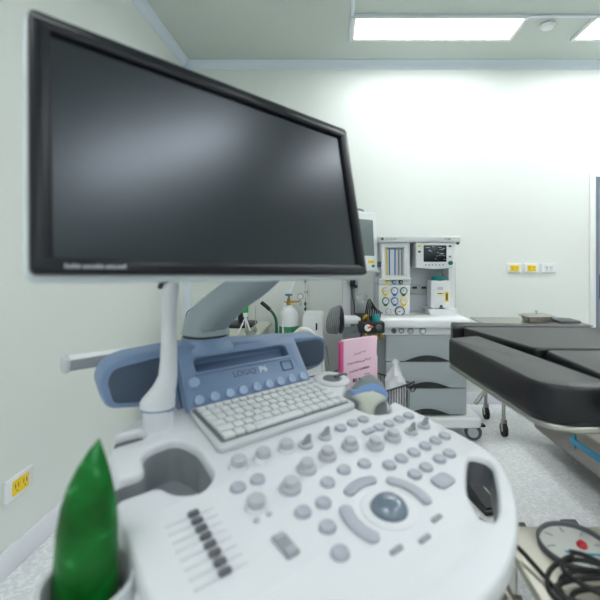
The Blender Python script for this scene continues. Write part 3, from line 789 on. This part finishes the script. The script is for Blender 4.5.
# breathing system
bs = abox('breathing_system', .150, .312, 2.50, 2.80, .722, .790, M_BLACK, .008)
abox('breathing_bracket', .19, .32, 2.66, 2.80, .685, .725, M_DGREY, .004, bs)
for x, z in ((.165, .742), (.19, .70), (.225, .695), (.262, .70), (.29, .708)):
    bm = B(); tube(bm, [(x, 2.53, z+.03), (x+.004, 2.515, z), (x+.016, 2.53, z-.018)], .009); link('brass_fitting', bm, M_BRASS, bs)
bm = B(); lathe(bm, [(0, 0), (.021, 0), (.021, .012), (.008, .014), (0, .014)], (.205, 2.50, .757), (0, -1, 0)); vl = link('relief_valve', bm, M_WHITE, bs)
bm = B(); tube(bm, [(.205, 2.484, .758), (.222, 2.482, .766), (.236, 2.484, .764)], .006); link('valve_lever', bm, M_ORANGE, vl)
bm = B(); lathe(bm, [(0, 0), (.020, 0), (.020, .012), (.008, .02), (0, .02)], (.275, 2.50, .76), (0, -1, 0)); link('relief_valve', bm, M_DGREY, bs)
bm = B(); lathe(bm, [(0, .79), (.044, .79), (.044, .815), (.040, .83), (0, .83)], (.175, 2.62, 0)); link('bellows_base', bm, M_BLACK, bs)
bm = B(); lathe(bm, [(0, .83), (.040, .83), (.040, .945), (.036, .95), (0, .95)], (.175, 2.62, 0)); link('bellows_canister', bm, M_GLASS, bs)
pr_ = []
for i in range(9): pr_ += [(.022, .835+.008*i), (.029, .839+.008*i)]
bm = B(); lathe(bm, [(0, .835)] + pr_ + [(0, .91)], (.175, 2.62, 0), n=20); link('bellows', bm, M_LGREY, bs)
bm = B(); lathe(bm, [(0, .79), (.024, .79), (.026, .815), (.02, .835), (0, .836)], (.262, 2.55, 0)); link('breathing_port', bm, M_TEAL2, bs)
bm = B(); tube(bm, [(.19, 2.56, .79), (.188, 2.552, .81), (.2, 2.556, .822), (.21, 2.56, .79)], .012); link('brass_elbow', bm, M_BRASS, bs)
for k in range(5):
    ox = k*.010
    bm = B(); tube(bm, [(.205+ox*1.2, 2.60+.006*k, .792), (.200+ox*1.1, 2.585, .85), (.218+ox*.7, 2.575+.004*k, .925-.013*k), (.236+ox*.9, 2.585, .905-.012*k), (.246+ox*1.2, 2.60, .84), (.25+ox*1.1, 2.61+.006*k, .79)], .0042, 8, 5)
    link('breathing_hose', bm, M_BLACK, bs)
for k in range(4):
    bm = B(); tube(bm, [(.17+.03*k, 2.54, .725), (.162+.032*k, 2.515, .69), (.158+.034*k, 2.52, .645), (.16+.03*k, 2.53, .60)], .004, 6, 4)
    link('sample_line', bm, M_BLACK, bs)
# bag arm to the left with reel of hose
bm = B(); lathe(bm, [(0, -.005), (.024, -.003), (.0275, .004), (.0275, .12), (.026, .15), (0, .15)], (.015, 2.60, .793), (1, 0, 0)); ba = link('bag_arm', bm, M_WHITE, AM)
bm = B(); cyl(bm, (.045, 2.571, .793), (.045, 2.575, .793), .006, n=10); link('arm_screw', bm, M_DGREY, ba)
HC = thing('hose_coil', 'coil of dark grey hose on the white arm left of the anaesthesia machine', 'hose coil', (-.01, 2.60, .70))
bm = B(); torus(bm, (.034, 2.60, .793), (1, .35, 0), .062, .030, 36, 12)
bmesh.ops.scale(bm, vec=(.5, 1, 1), space=Matrix.Translation((-.034, -2.60, -.793)), verts=bm.verts); link('reel_flange', bm, M_BLACK, HC)
bm = B()
for k in range(7):
    a = k/6
    pts = []
    for i in range(25):
        t = 2*PI*i/24
        pts.append((.022 - .072*a*(.62+.38*math.cos(t+PI)) + .008*math.sin(t), 2.60 + .080*math.cos(t), .793 + (.090-.010*a)*math.sin(t) - .006*a))
    tube(bm, pts, .0055, 8, 2)
link('hose', bm, M_GREYRUB, HC)
bm = B(); lathe(bm, [(.0285, -.012), (.040, -.012), (.040, .05), (.0285, .05), (.0285, -.012)], (.0, 2.60, .793), (1, 0, 0)); link('reel_hub', bm, M_WHITE, HC)
# clip and lead on the column
sl = thing('sensor_lead', 'black clip with a lead hanging on the column left of the anaesthesia gauges', 'sensor lead', (.13, 2.93, .80))
bm = B(); box(bm, .110, .150, 2.91, 2.955, .985, 1.035, .006); box(bm, .138, .165, 2.915, 2.94, .975, .998, .005); link('clip', bm, M_BLACK, sl)
bm = B(); tube(bm, [(.122, 2.92, .99), (.126, 2.905, .93), (.138, 2.88, .86), (.142, 2.84, .80), (.16, 2.79, .775)], .0042); link('lead', bm, M_BLACK, sl)
# casters of the machine
def caster(x, y):
    bm = B(); torus(bm, (x, y, .055), (.35, 1, 0), .045, .010, 28, 8); cyl(bm, (x-.004, y-.010, .055), (x+.004, y+.010, .055), .036, n=20); c = link('caster', bm, M_DGREY, AM)
    bm = B(); cyl(bm, (x-.005, y-.014, .055), (x+.005, y+.014, .055), .034, n=20); link('wheel_disc', bm, M_LGREY, c)
    bm = B(); box(bm, x-.06, x+.075, y-.022, y+.022, .092, .106, .004); cyl(bm, (x, y, .1), (x, y, .12), .02); link('brake_pedal', bm, M_BLACK, c)
for x, y in ((.905, 2.62), (.905, 3.06), (.15, 2.66), (.15, 3.06)): caster(x, y)

# vaporizer
VP = thing('vaporizer', 'white vaporizer with teal dial and yellow stickers on the anaesthesia machine', 'vaporizer', (.71, 2.80, .845))
VD = Matrix.Translation((.014, 0, 0))
vb = link('body', plate([rrect(.646, .775, .846, 1.038, .012)], 0, .13, .008, 3), M_WHITE, VP, facing(.014, 2.88, 0))
bm = B(); lathe(bm, [(0, 1.036), (.048, 1.036), (.049, 1.05), (.046, 1.066), (.03, 1.07), (0, 1.07)], (.708, 2.80, 0), n=32); link('dial', bm, M_TEAL, VP, VD)
bm = B(); box(bm, .688, .731, 2.747, 2.7505, .944, .955); link('sticker', bm, M_YEL, VP, VD)
bm = B(); box(bm, .742, .766, 2.747, 2.7505, .893, .962); link('sticker', bm, M_YEL, VP, VD)
for a in ((.748, .760, .905, .950), (.695, .722, .947, .952)):
    bm = B(); box(bm, a[0], a[1], 2.7465, 2.748, a[2], a[3]); link('sticker_print', bm, M_DGREY, VP, VD)
bm = B(); box(bm, .690, .728, 2.748, 2.7505, .975, .995, .001); link('window', bm, M_LGREY, VP, VD)
bm = B(); lathe(bm, [(0, 0), (.010, 0), (.008, .012), (0, .012)], (.716, 2.75, .862), (0, -1, 0)); box(bm, .70, .735, 2.738, 2.752, .846, .852); link('filler_cap', bm, M_DGREY, VP, VD)

# patient monitor on the column
PMn = thing('patient_monitor', 'white patient monitor with grey screen above the anaesthesia machine column', 'patient monitor', (.11, 2.86, 1.10))
PF = frame_m((.295, 2.752, 1.10), Vector((math.cos(R(22)), math.sin(R(22)), 0)), (0, 0, 1), Vector((math.sin(R(22)), -math.cos(R(22)), 0)))
case = link('case', plate([rounded([(-.33, 0), (.0, 0), (-.008, .405), (-.30, .415)], .02)], -.15, 0, .01, 3), M_WHITE2, PMn, PF)
link('screen', plate([rounded([(-.29, .115), (-.028, .108), (-.040, .352), (-.28, .365)], .005)], -.002, .002, .0005), mat('grey_lcd', (120, 134, 132), .25), PMn, PF)
bm = B(); tube(bm, [(-.20, .41, -.07), (-.19, .432, -.07), (-.09, .428, -.07), (-.08, .405, -.07)], .008); link('carry_handle', bm, M_MGREY, PMn, PF)
bm = B(); lathe(bm, [(0, 0), (.020, 0), (.019, .022), (0, .024)], (.022, .050, -.02)); link('trim_knob', bm, M_DGREY, PMn, PF)
bm = B(); box(bm, -.02, .016, .02, .07, -.06, -.018, .006); link('knob_mount', bm, M_MGREY, PMn, PF)
bm = B(); box(bm, -.075, -.030, .058, .078, .0, .0025, .001); link('alarm_key', bm, M_YEL, PMn, PF)
bm = B(); box(bm, -.048, -.026, .030, .048, .0, .0025, .001); link('menu_key', bm, M_TEAL2, PMn, PF)
bm = B(); box(bm, -.31, .005, -.004, .010, -.14, .02, .003); link('base_shelf', bm, M_LGREY, PMn, PF)

# ------------------------------------------------------------------ white unit, oxygen cylinder and its cart
WU = thing('equipment_unit', 'white rounded medical unit behind the hose coil near the green cylinder', 'medical unit', (-.16, 2.96, 0))
bm = plate([rrect(-.230, -.083, .09, .799, .025)], 0, .24, .012, 3); link('body', bm, M_WHITE2, WU, facing(0, 3.03, 0))
bm = B(); box(bm, -.135, -.123, 2.783, 2.796, .69, .74, .004); link('slot_handle', bm, M_BLACK, WU)
bm = B(); box(bm, -.222, -.092, 2.80, 3.02, .05, .095, .01); link('plinth', bm, M_LGREY, WU)
for x in (-.205, -.115):
    for y in (2.83, 2.99):
        bm = B(); cyl(bm, (x-.012, y, .027), (x+.012, y, .027), .027); link('caster', bm, M_RUB, WU)

OC = thing('oxygen_cylinder', 'green gas cylinder with white shoulder and brass valve by the back wall', 'gas cylinder', (-.337, 2.92, .03))
cc = (-.337, 2.92, 0)
bm = B(); lathe(bm, [(0, .035), (.066, .035), (.070, .05), (.070, .702), (0, .702)], cc, n=32); link('body', bm, M_CYLG, OC)
bm = B(); lathe(bm, [(0, .702), (.070, .702), (.070, .765), (.066, .79), (.056, .812), (.038, .83), (.024, .838), (.022, .85), (0, .85)], cc, n=32); link('shoulder', bm, M_WHITE, OC)
bm = B(); lathe(bm, [(0, .85), (.016, .85), (.018, .862), (.012, .87), (.014, .895), (.009, .90), (.009, .92), (0, .92)], cc); cyl(bm, (-.37, 2.92, .872), (-.25, 2.92, .878), .007); link('valve', bm, M_BRASS, OC)
bm = B(); lathe(bm, [(0, .92), (.026, .92), (.028, .926), (.026, .932), (0, .932)], cc); link('handwheel', bm, mat('valve_blue', (40, 110, 180), .4), OC)
bm = B(); lathe(bm, [(0, 0), (.023, 0), (.023, .014), (0, .014)], (-.252, 2.915, .915), (0, -1, 0)); g = link('regulator_gauge', bm, M_MGREY, OC)
bm = B(); lathe(bm, [(0, .014), (.018, .014), (.018, .0155), (0, .0155)], (-.252, 2.915, .915), (0, -1, 0)); link('dial', bm, M_WHITE, g)
bm = B(); cyl(bm, (-.252, 2.922, .895), (-.252, 2.922, .872), .006); box(bm, -.262, -.240, 2.91, 2.935, .845, .88, .004); link('regulator', bm, M_STEEL, OC)
bm = B(); tube(bm, [(-.360, 2.90, .872), (-.375, 2.885, .83), (-.372, 2.86, .70), (-.37, 2.86, .50), (-.39, 2.85, .3)], .0065); link('hose', bm, M_HOSEW, OC)

CT = thing('cylinder_cart', 'green tube cart with dark grip carrying the gas cylinder', 'cylinder cart', (-.36, 2.94, 0))
bm = B(); tube(bm, [(-.475, 2.90, .823), (-.447, 2.90, .79), (-.428, 2.90, .745), (-.424, 2.90, .66), (-.424, 2.90, .3), (-.424, 2.90, .03)], .010, 12); link('frame', bm, M_GREENP, CT)
bm = B(); tube(bm, [(-.535, 2.90, .873), (-.505, 2.90, .850), (-.472, 2.90, .820)], .0145, 12); link('grip', bm, M_BLACK, CT)
bm = B(); box(bm, -.45, -.255, 2.83, 3.0, .018, .032, .003); link('base_plate', bm, M_GREENP, CT)
bm = B(); torus(bm, (-.337, 2.92, .45), (0, 0, 1), .076, .006, 32, 8); link('retaining_ring', bm, M_GREENP, CT)
for y in (2.80, 3.03):
    bm = B(); cyl(bm, (-.44, y-.014, .07), (-.44, y+.014, .07), .07, n=24); w = link('wheel', bm, M_RUB, CT)
bm = B(); cyl(bm, (-.44, 2.80, .07), (-.44, 3.03, .07), .008); cyl(bm, (-.44, 2.90, .07), (-.424, 2.90, .10), .008); link('axle', bm, M_STEEL, CT)

# flow stand with white lines to the right of the cylinder
FS = thing('flow_stand', 'thin steel stand with white lines and fittings right of the gas cylinder', 'stand', (-.235, 3.04, 0))
bm = B(); cyl(bm, (-.225, 3.14, .02), (-.225, 3.14, 1.04), .009, n=12); link('pole', bm, M_STEEL, FS)
bm = B(); lathe(bm, [(0, 0), (.07, 0), (.07, .01), (.03, .022), (0, .022)], (-.225, 3.14, 0)); link('foot', bm, M_STEEL, FS)
for z, m, r in ((.84, M_DGREY, .016), (.80, M_GRN2, .015), (.93, M_DGREY, .012), (1.02, M_MGREY, .018)):
    bm = B(); lathe(bm, [(0, 0), (r, 0), (r, .03), (0, .03)], (-.225, 3.13, z), (0, -1, 0)); link('fitting', bm, m, FS)
bm = B(); tube(bm, [(-.225, 3.11, 1.035), (-.255, 3.09, 1.07), (-.30, 3.05, 1.03), (-.335, 2.99, .94), (-.337, 2.95, .90)], .006); link('supply_line', bm, M_HOSEW, FS)
bm = B(); tube(bm, [(-.215, 3.10, 1.02), (-.225, 3.09, .93), (-.215, 3.08, .84), (-.222, 3.09, .70)], .006); link('supply_line', bm, M_HOSEW, FS)

bm = B(); tube(bm, [(-.33, 2.62, .02), (-.31, 2.55, .3), (-.278, 2.50, .64), (-.235, 2.48, .735), (-.185, 2.47, .752), (-.135, 2.48, .72), (-.09, 2.52, .62), (-.06, 2.58, .3), (-.05, 2.62, .02)], .0125, 12, 8)
single('white_hose', bm, M_HOSEW, 'thick white hose arching up in front of the white medical unit', 'hose')

# ------------------------------------------------------------------ side table at the left of the cylinder
ST = thing('side_table', 'beige side table with small equipment behind the blue console', 'side table', (-.76, 2.82, 0))
bm = B(); box(bm, -1.02, -.50, 2.52, 3.18, .665, .69, .004); link('top', bm, M_BEIGE, ST)
bm = B(); box(bm, -1.0, -.52, 2.55, 3.16, .10, .665, .004); link('cabinet', bm, M_BEIGE, ST)
for x in (-.97, -.55):
    for y in (2.58, 3.13):
        bm = B(); cyl(bm, (x, y, 0), (x, y, .10), .015); link('leg', bm, M_STEEL, ST)
bm = B(); box(bm, -.93, -.60, 2.86, 3.10, .690, .712, .006); box(bm, -.92, -.61, 2.87, 3.09, .706, .716, .003)
single('black_tray', bm, M_BLACK, 'black tray lying on the beige side table', 'tray')
TP = thing('tripod_stand', 'small white tripod holding a green bottle on the side table', 'tripod', (-.60, 2.62, .69))
for a in (100, 215, 325):
    bm = B(); tube(bm, [(-.595, 2.66, .80), (-.595+.052*math.cos(R(a)), 2.66+.052*math.sin(R(a)), .695)], .005, 8, 0); link('leg', bm, M_WHITE, TP)
bm = B(); lathe(bm, [(0, .80), (.013, .80), (.016, .815), (.016, .83), (0, .83)], (-.595, 2.66, 0)); link('neck', bm, M_WHITE, TP)
bm = B(); lathe(bm, [(0, 0), (.019, .0), (.019, .085), (.012, .10), (0, .10)], (-.595, 2.66, .831)); single('green_bottle', bm, M_GREENB, 'bright green bottle on the small white tripod', 'bottle')
WR = thing('wire_rack', 'thin steel wire rack beside the green bottle', 'rack', (-.575, 2.72, .69))
bm = B(); tube(bm, [(-.60, 2.74, .69), (-.60, 2.74, .865), (-.545, 2.74, .865), (-.545, 2.74, .69)], .0025, 6, 0); link('frame', bm, M_STEEL, WR)
bm = B(); lathe(bm, [(.02, 0), (.035, .0), (.062, .04), (.058, .04), (.033, .004), (0, .004), (0, 0), (.02, 0)], (-.548, 2.60, .69), sx=1, sy=.7)
single('steel_bowl', bm, M_STEEL, 'shallow steel bowl on the right corner of the side table', 'bowl')
SD = thing('desk_device', 'small white and black device half hidden behind the monitor arm', 'device', (-.93, 2.98, .69))
bm = B(); box(bm, -1.0, -.90, 2.93, 3.0, .82, .915, .012); link('front_case', bm, M_WHITE, SD)
bm = B(); box(bm, -1.012, -.88, 2.96, 3.03, .835, .905, .014); link('rear_case', bm, M_BLACK, SD)
bm = B(); cyl(bm, (-.915, 2.99, .71), (-.915, 2.99, .84), .012); box(bm, -.95, -.88, 2.95, 3.03, .716, .726, .003); link('stand', bm, M_DGREY, SD)
bm = B(); tube(bm, [(-1.0, 2.99, .85), (-1.045, 2.97, .83), (-1.09, 2.94, .79), (-1.075, 2.92, .73), (-.99, 2.92, .72)], .003); link('cord', bm, M_BLACK, SD)
bm = B(); lathe(bm, [(0, .0), (.034, .0), (.038, .03), (.036, .085), (.024, .105), (0, .11)], (-.685, 2.98, .716)); single('black_jar', bm, M_BLACK, 'black rounded jar on the black tray beside the monitor arm', 'jar')

# ------------------------------------------------------------------ operating table
OT = thing('operating_table', 'operating table with black padded sections over a steel base', 'operating table', (1.5, 1.9, 0))
def pad(name, pts, r, z0, z1, parent=OT, bev=.014):
    p = link(name, plate([rounded(pts, r, 10)], z0, z1, bev, 4), M_VINYL, parent)
    return p
# arm board nearest to the console
arm_pts = [(.404, 1.440), (.468, 1.008), (.485, .918), (.600, .902), (.645, .985), (.535, 1.478)]
ab = pad('arm_pad', [(.404, 1.435), (.466, .885), (.640, .872), (.530, 1.485)], [.02, .085, .095, .02], .812, .900)
link('pad_board', plate([rounded([(.404, 1.430), (.466, .882), (.640, .869), (.530, 1.480)], [.02, .085, .095, .02], 10)], .798, .812, .004), M_STEEL, ab)
bm = B(); box(bm, .55, 1.5, 1.25, 1.29, .77, .80, .004); link('support_rail', bm, M_STEELD, OT)
pad('leg_pad', [(.527, 1.655), (.632, 1.262), (1.50, 1.262), (1.50, 1.655)], [.02, .02, .02, .02], .815, .902)
pad('head_pad', [(.490, 1.668), (1.075, 1.668), (1.085, 1.705), (.515, 1.785)], .012, .818, .904)
pad('seat_pad', [(.658, .55), (1.50, .55), (1.50, 1.245), (.652, 1.245)], .02, .815, .900)
bm = B(); box(bm, .68, 1.52, .56, 1.88, .780, .816, .006); link('table_frame', bm, M_STEELD, OT)
bm = B(); box(bm, 1.52, 2.5, .56, 1.88, .780, .816, .006); link('table_frame', bm, M_STEELD, OT)
pad('torso_pad', [(1.515, .55), (2.5, .55), (2.5, 1.89), (1.515, 1.89)], .02, .815, .904)
bm = B(); box(bm, 1.55, 2.05, 1.30, 1.80, .22, .79, .03, 3); link('column', bm, M_GREYB, OT)
bc = link('base_cover', plate([rounded([(1.32, 1.10), (2.2, 1.10), (2.2, 2.585), (1.275, 2.585)], .03)], .10, .28, .035, 4), M_GREYB, OT)
AF = frame_m((1.2895, 2.12, .205), (.03, -1, 0), (0, 0, 1), (-1, -.03, 0))
link('arrow', plate([[(-.075, 0), (-.02, .040), (-.02, .016), (.30, .016), (.30, -.016), (-.02, -.016), (-.02, -.040)]], 0, .005, .001), M_CYAN, bc, AF)
bm = B(); box(bm, 1.45, 2.12, 1.2, 2.45, .0, .11); link('foot_frame', bm, M_BLACK, OT)

# ------------------------------------------------------------------ steel instrument trolley behind, with container
IT = thing('instrument_trolley', 'steel instrument trolley on casters by the back wall behind the black pads', 'trolley', (1.35, 2.83, 0))
bm = plate([rrect(1.015, 1.70, 2.62, 3.02, .02)], .738, .750, .003); link('top', bm, M_STEEL, IT)
bm = B(); box(bm, 1.11, 1.64, 2.955, 2.985, .52, .535, .003); link('crossbar', bm, M_STEEL, IT)
for x, y in ((1.13, 2.68), (1.12, 2.97), (1.62, 2.68), (1.62, 2.97)):
    bm = B(); cyl(bm, (x, y, .10), (x, y, .738), .0125, n=12); lg = link('leg', bm, M_STEEL, IT)
    bm = B(); cyl(bm, (x-.010, y, .045), (x+.014, y, .045), .045, n=22); link('caster', bm, M_RUB, lg)
    bm = B(); box(bm, x-.016, x+.020, y-.012, y+.014, .055, .112, .004); cyl(bm, (x-.013, y, .045), (x+.017, y, .045), .014, n=12); link('caster_fork', bm, M_STEEL, lg)
bm = B(); tube(bm, [(1.13, 2.68, .30), (1.12, 2.97, .30)], .010, 10, 0); link('brace', bm, M_STEEL, IT)
bm = B(); tube(bm, [(1.03, 2.93, .13), (1.12, 2.97, .215)], .016, 10, 0); link('foot_lever', bm, M_STEEL, IT)
SB = thing('steel_container', 'small steel container with lidded knob on the instrument trolley', 'container', (1.41, 2.80, .75))
bm = B(); ring_loft(bm, [[Vector((1.42+x, 2.82+y, z)) for x, y in rrect(-w, w, -w*.7, w*.7, .015)] for z, w in ((.7505, .075), (.785, .088))]); link('body', bm, M_STEELD, SB)
bm = B(); ring_loft(bm, [[Vector((1.42+x, 2.82+y, z)) for x, y in rrect(-w, w, -w*.7, w*.7, .015)] for z, w in ((.786, .100), (.791, .102), (.798, .080), (.802, .05))]); link('lid', bm, M_STEEL, SB)
bm = B(); lathe(bm, [(0, .800), (.006, .802), (.006, .812), (.012, .818), (.008, .825), (0, .826)], (1.42, 2.82, 0)); link('lid_knob', bm, M_STEEL, SB)
bm = B(); box(bm, 1.53, 1.675, 2.72, 2.86, .7505, .766, .004); single('dark_tray', bm, M_DGREY, 'dark flat tray right of the steel container on the trolley', 'tray')

# ------------------------------------------------------------------ near trolley at the lower right
NT = thing('equipment_trolley', 'cream topped steel trolley at the lower right holding a coiled black cable', 'trolley', (.64, .56, 0))
bm = plate([rrect(.352, .95, .15, .872, .015)], .582, .600, .004); link('top', bm, M_CREAM, NT)
for x, y in ((.372, .19), (.372, .845), (.93, .19), (.93, .845)):
    bm = B(); cyl(bm, (x, y, .06), (x, y, .582), .012, n=12); lg = link('leg', bm, M_STEEL, NT)
    bm = B(); cyl(bm, (x-.010, y, .035), (x+.010, y, .035), .035, n=20); box(bm, x-.014, x+.014, y-.01, y+.01, .045, .075, .003); link('caster', bm, M_RUB, lg)
bm = B(); tube(bm, [(.318, .82, .555), (.318, .18, .555)], .014, 12, 0); tube(bm, [(.332, .80, .505), (.332, .20, .505)], .010, 12, 0)
for y in (.80, .22): tube(bm, [(.318, y, .555), (.332, y, .505), (.372, y, .50)], .008, 8, 0)
link('side_rail', bm, M_STEELD, NT)
# round dish with dark rim
DC = Vector((.481, .802, .600))
DD = thing('round_dial', 'round clear dish with dark rim and red centre on the cream trolley', 'dish', DC[:])
bm = B(); lathe(bm, [(.062, .0), (.068, .0), (.070, .010), (.067, .014), (.064, .012), (.062, .0)], DC, n=48); link('rim', bm, M_DGREY, DD)
bm = B(); lathe(bm, [(0, .001), (.063, .001), (.063, .005), (.035, .008), (0, .009)], DC, n=48); link('face', bm, M_DISH, DD)
bm = B(); lathe(bm, [(0, .008), (.009, .008), (.010, .013), (.007, .017), (0, .018)], DC + Vector((.012, -.004, 0))); link('centre_button', bm, M_RED, DD)
for a in range(0, 360, 45):
    bm = B(); cyl(bm, DC + Vector((.040*math.cos(R(a)), .040*math.sin(R(a)), .0082)), DC + Vector((.056*math.cos(R(a)), .056*math.sin(R(a)), .0066)), .0010, n=6); link('dial_mark', bm, M_MGREY, DD)
bm = B(); tube(bm, [DC + Vector((-.03, -.018, .009)), DC + Vector((.0, -.026, .010)), DC + Vector((.035, -.028, .009))], .0018, 6); link('dial_line', bm, M_CYAN, DD)
# coiled black cable
bm = B()
cx0, cy0 = .468, .652
pts = [(.300, .835, .640), (.34, .800, .628), (.365, .765, .615)]
for i in range(0, 150):
    t = i/24*2*PI; k = i/149
    rx = .082 + .020*math.sin(i*.137); ry = .046 + .016*math.cos(i*.173)
    pts.append((cx0 + .035*math.sin(i*.061) - rx*math.cos(t), cy0 + .022*math.cos(i*.083) + ry*math.sin(t), .609 + .040*k + .007*math.sin(i*.41)))
pts += [(.60, .60, .635), (.70, .56, .615), (.80, .50, .608)]
tube(bm, pts, .0044, 8, 2)
single('coiled_cable', bm, M_RUB, 'tangled coil of thick black cable on the cream trolley', 'cable', sharp=60)

# ------------------------------------------------------------------ foot switches on the floor
def foot_pedal(x, y, w, l, rot, label):
    t = thing('foot_pedal', label, 'foot pedal', (x, y, 0), rot, 'foot pedals on the floor')
    Mx = Matrix.Translation((x, y, 0)) @ Matrix.Rotation(rot, 4, 'Z')
    bm = B(); box(bm, -w/2, w/2, -l/2, l/2, .0, .022, .006); link('base', bm, M_BLACK, t, Mx)
    bm = B(); ring_loft(bm, [[Vector(p) for p in ((-w*.42, -l*.45, .022), (w*.42, -l*.45, .022), (w*.42, l*.45, .022), (-w*.42, l*.45, .022))], [Vector(p) for p in ((-w*.38, -l*.42, .030), (w*.38, -l*.42, .030), (w*.30, l*.40, .062), (-w*.30, l*.40, .062))]]); link('tread', bm, M_BLACK, t, Mx)
    bm = B(); tube(bm, [(0, -l/2, .012), (.005, -l*.6, .008), (.0, -l*.7, .006), (.01, -l*.8, .005)], .005, 8); link('cord', bm, M_BLACK, t, Mx)
    return t
foot_pedal(.715, 1.945, .095, .20, R(14), 'black foot pedal with cord seen through the hand grip opening of the console')
foot_pedal(1.005, 1.665, .105, .15, R(0), 'black foot pedal peeking above the far edge of the cream trolley, right one')
foot_pedal(.775, 1.645, .105, .15, R(0), 'black foot pedal beside the console rim at the cream trolley edge, left one')

# thin grey lead behind the console
bm = B(); tube(bm, [dk(.325, .56, .06), usl(.37, .58, .81), usl(.385, .57, .775), usl(.387, .50, .70), usl(.40, .47, .674)], .0022, 6)
single('grey_lead', bm, M_MGREY, 'thin grey lead running from the blue speaker body into the wire basket', 'cable')

# ------------------------------------------------------------------ camera and view
cam = bpy.data.cameras.new('camera'); co = bpy.data.objects.new('camera', cam); COL.objects.link(co)
co.location = (0, 0, 1.18); co.rotation_euler = (PI/2, 0, 0)
cam.sensor_width = 36.0; cam.lens = 24.0                    # 400 px focal length on a 600 px frame
cam.shift_x = -35/600; cam.shift_y = -40/600
cam.clip_start = .02
cam.dof.use_dof = True; cam.dof.focus_distance = 2.6; cam.dof.aperture_fstop = 3.0
sc.camera = co
w = bpy.data.worlds.new('World'); sc.world = w; w.use_nodes = True
w.node_tree.nodes['Background'].inputs[0].default_value = (.8, .9, 1, 1); w.node_tree.nodes['Background'].inputs[1].default_value = .3
sc.view_settings.view_transform = 'Standard'; sc.view_settings.look = 'None'; sc.view_settings.gamma = 1; sc.view_settings.use_curve_mapping = False
sc.view_settings.exposure = 0.20
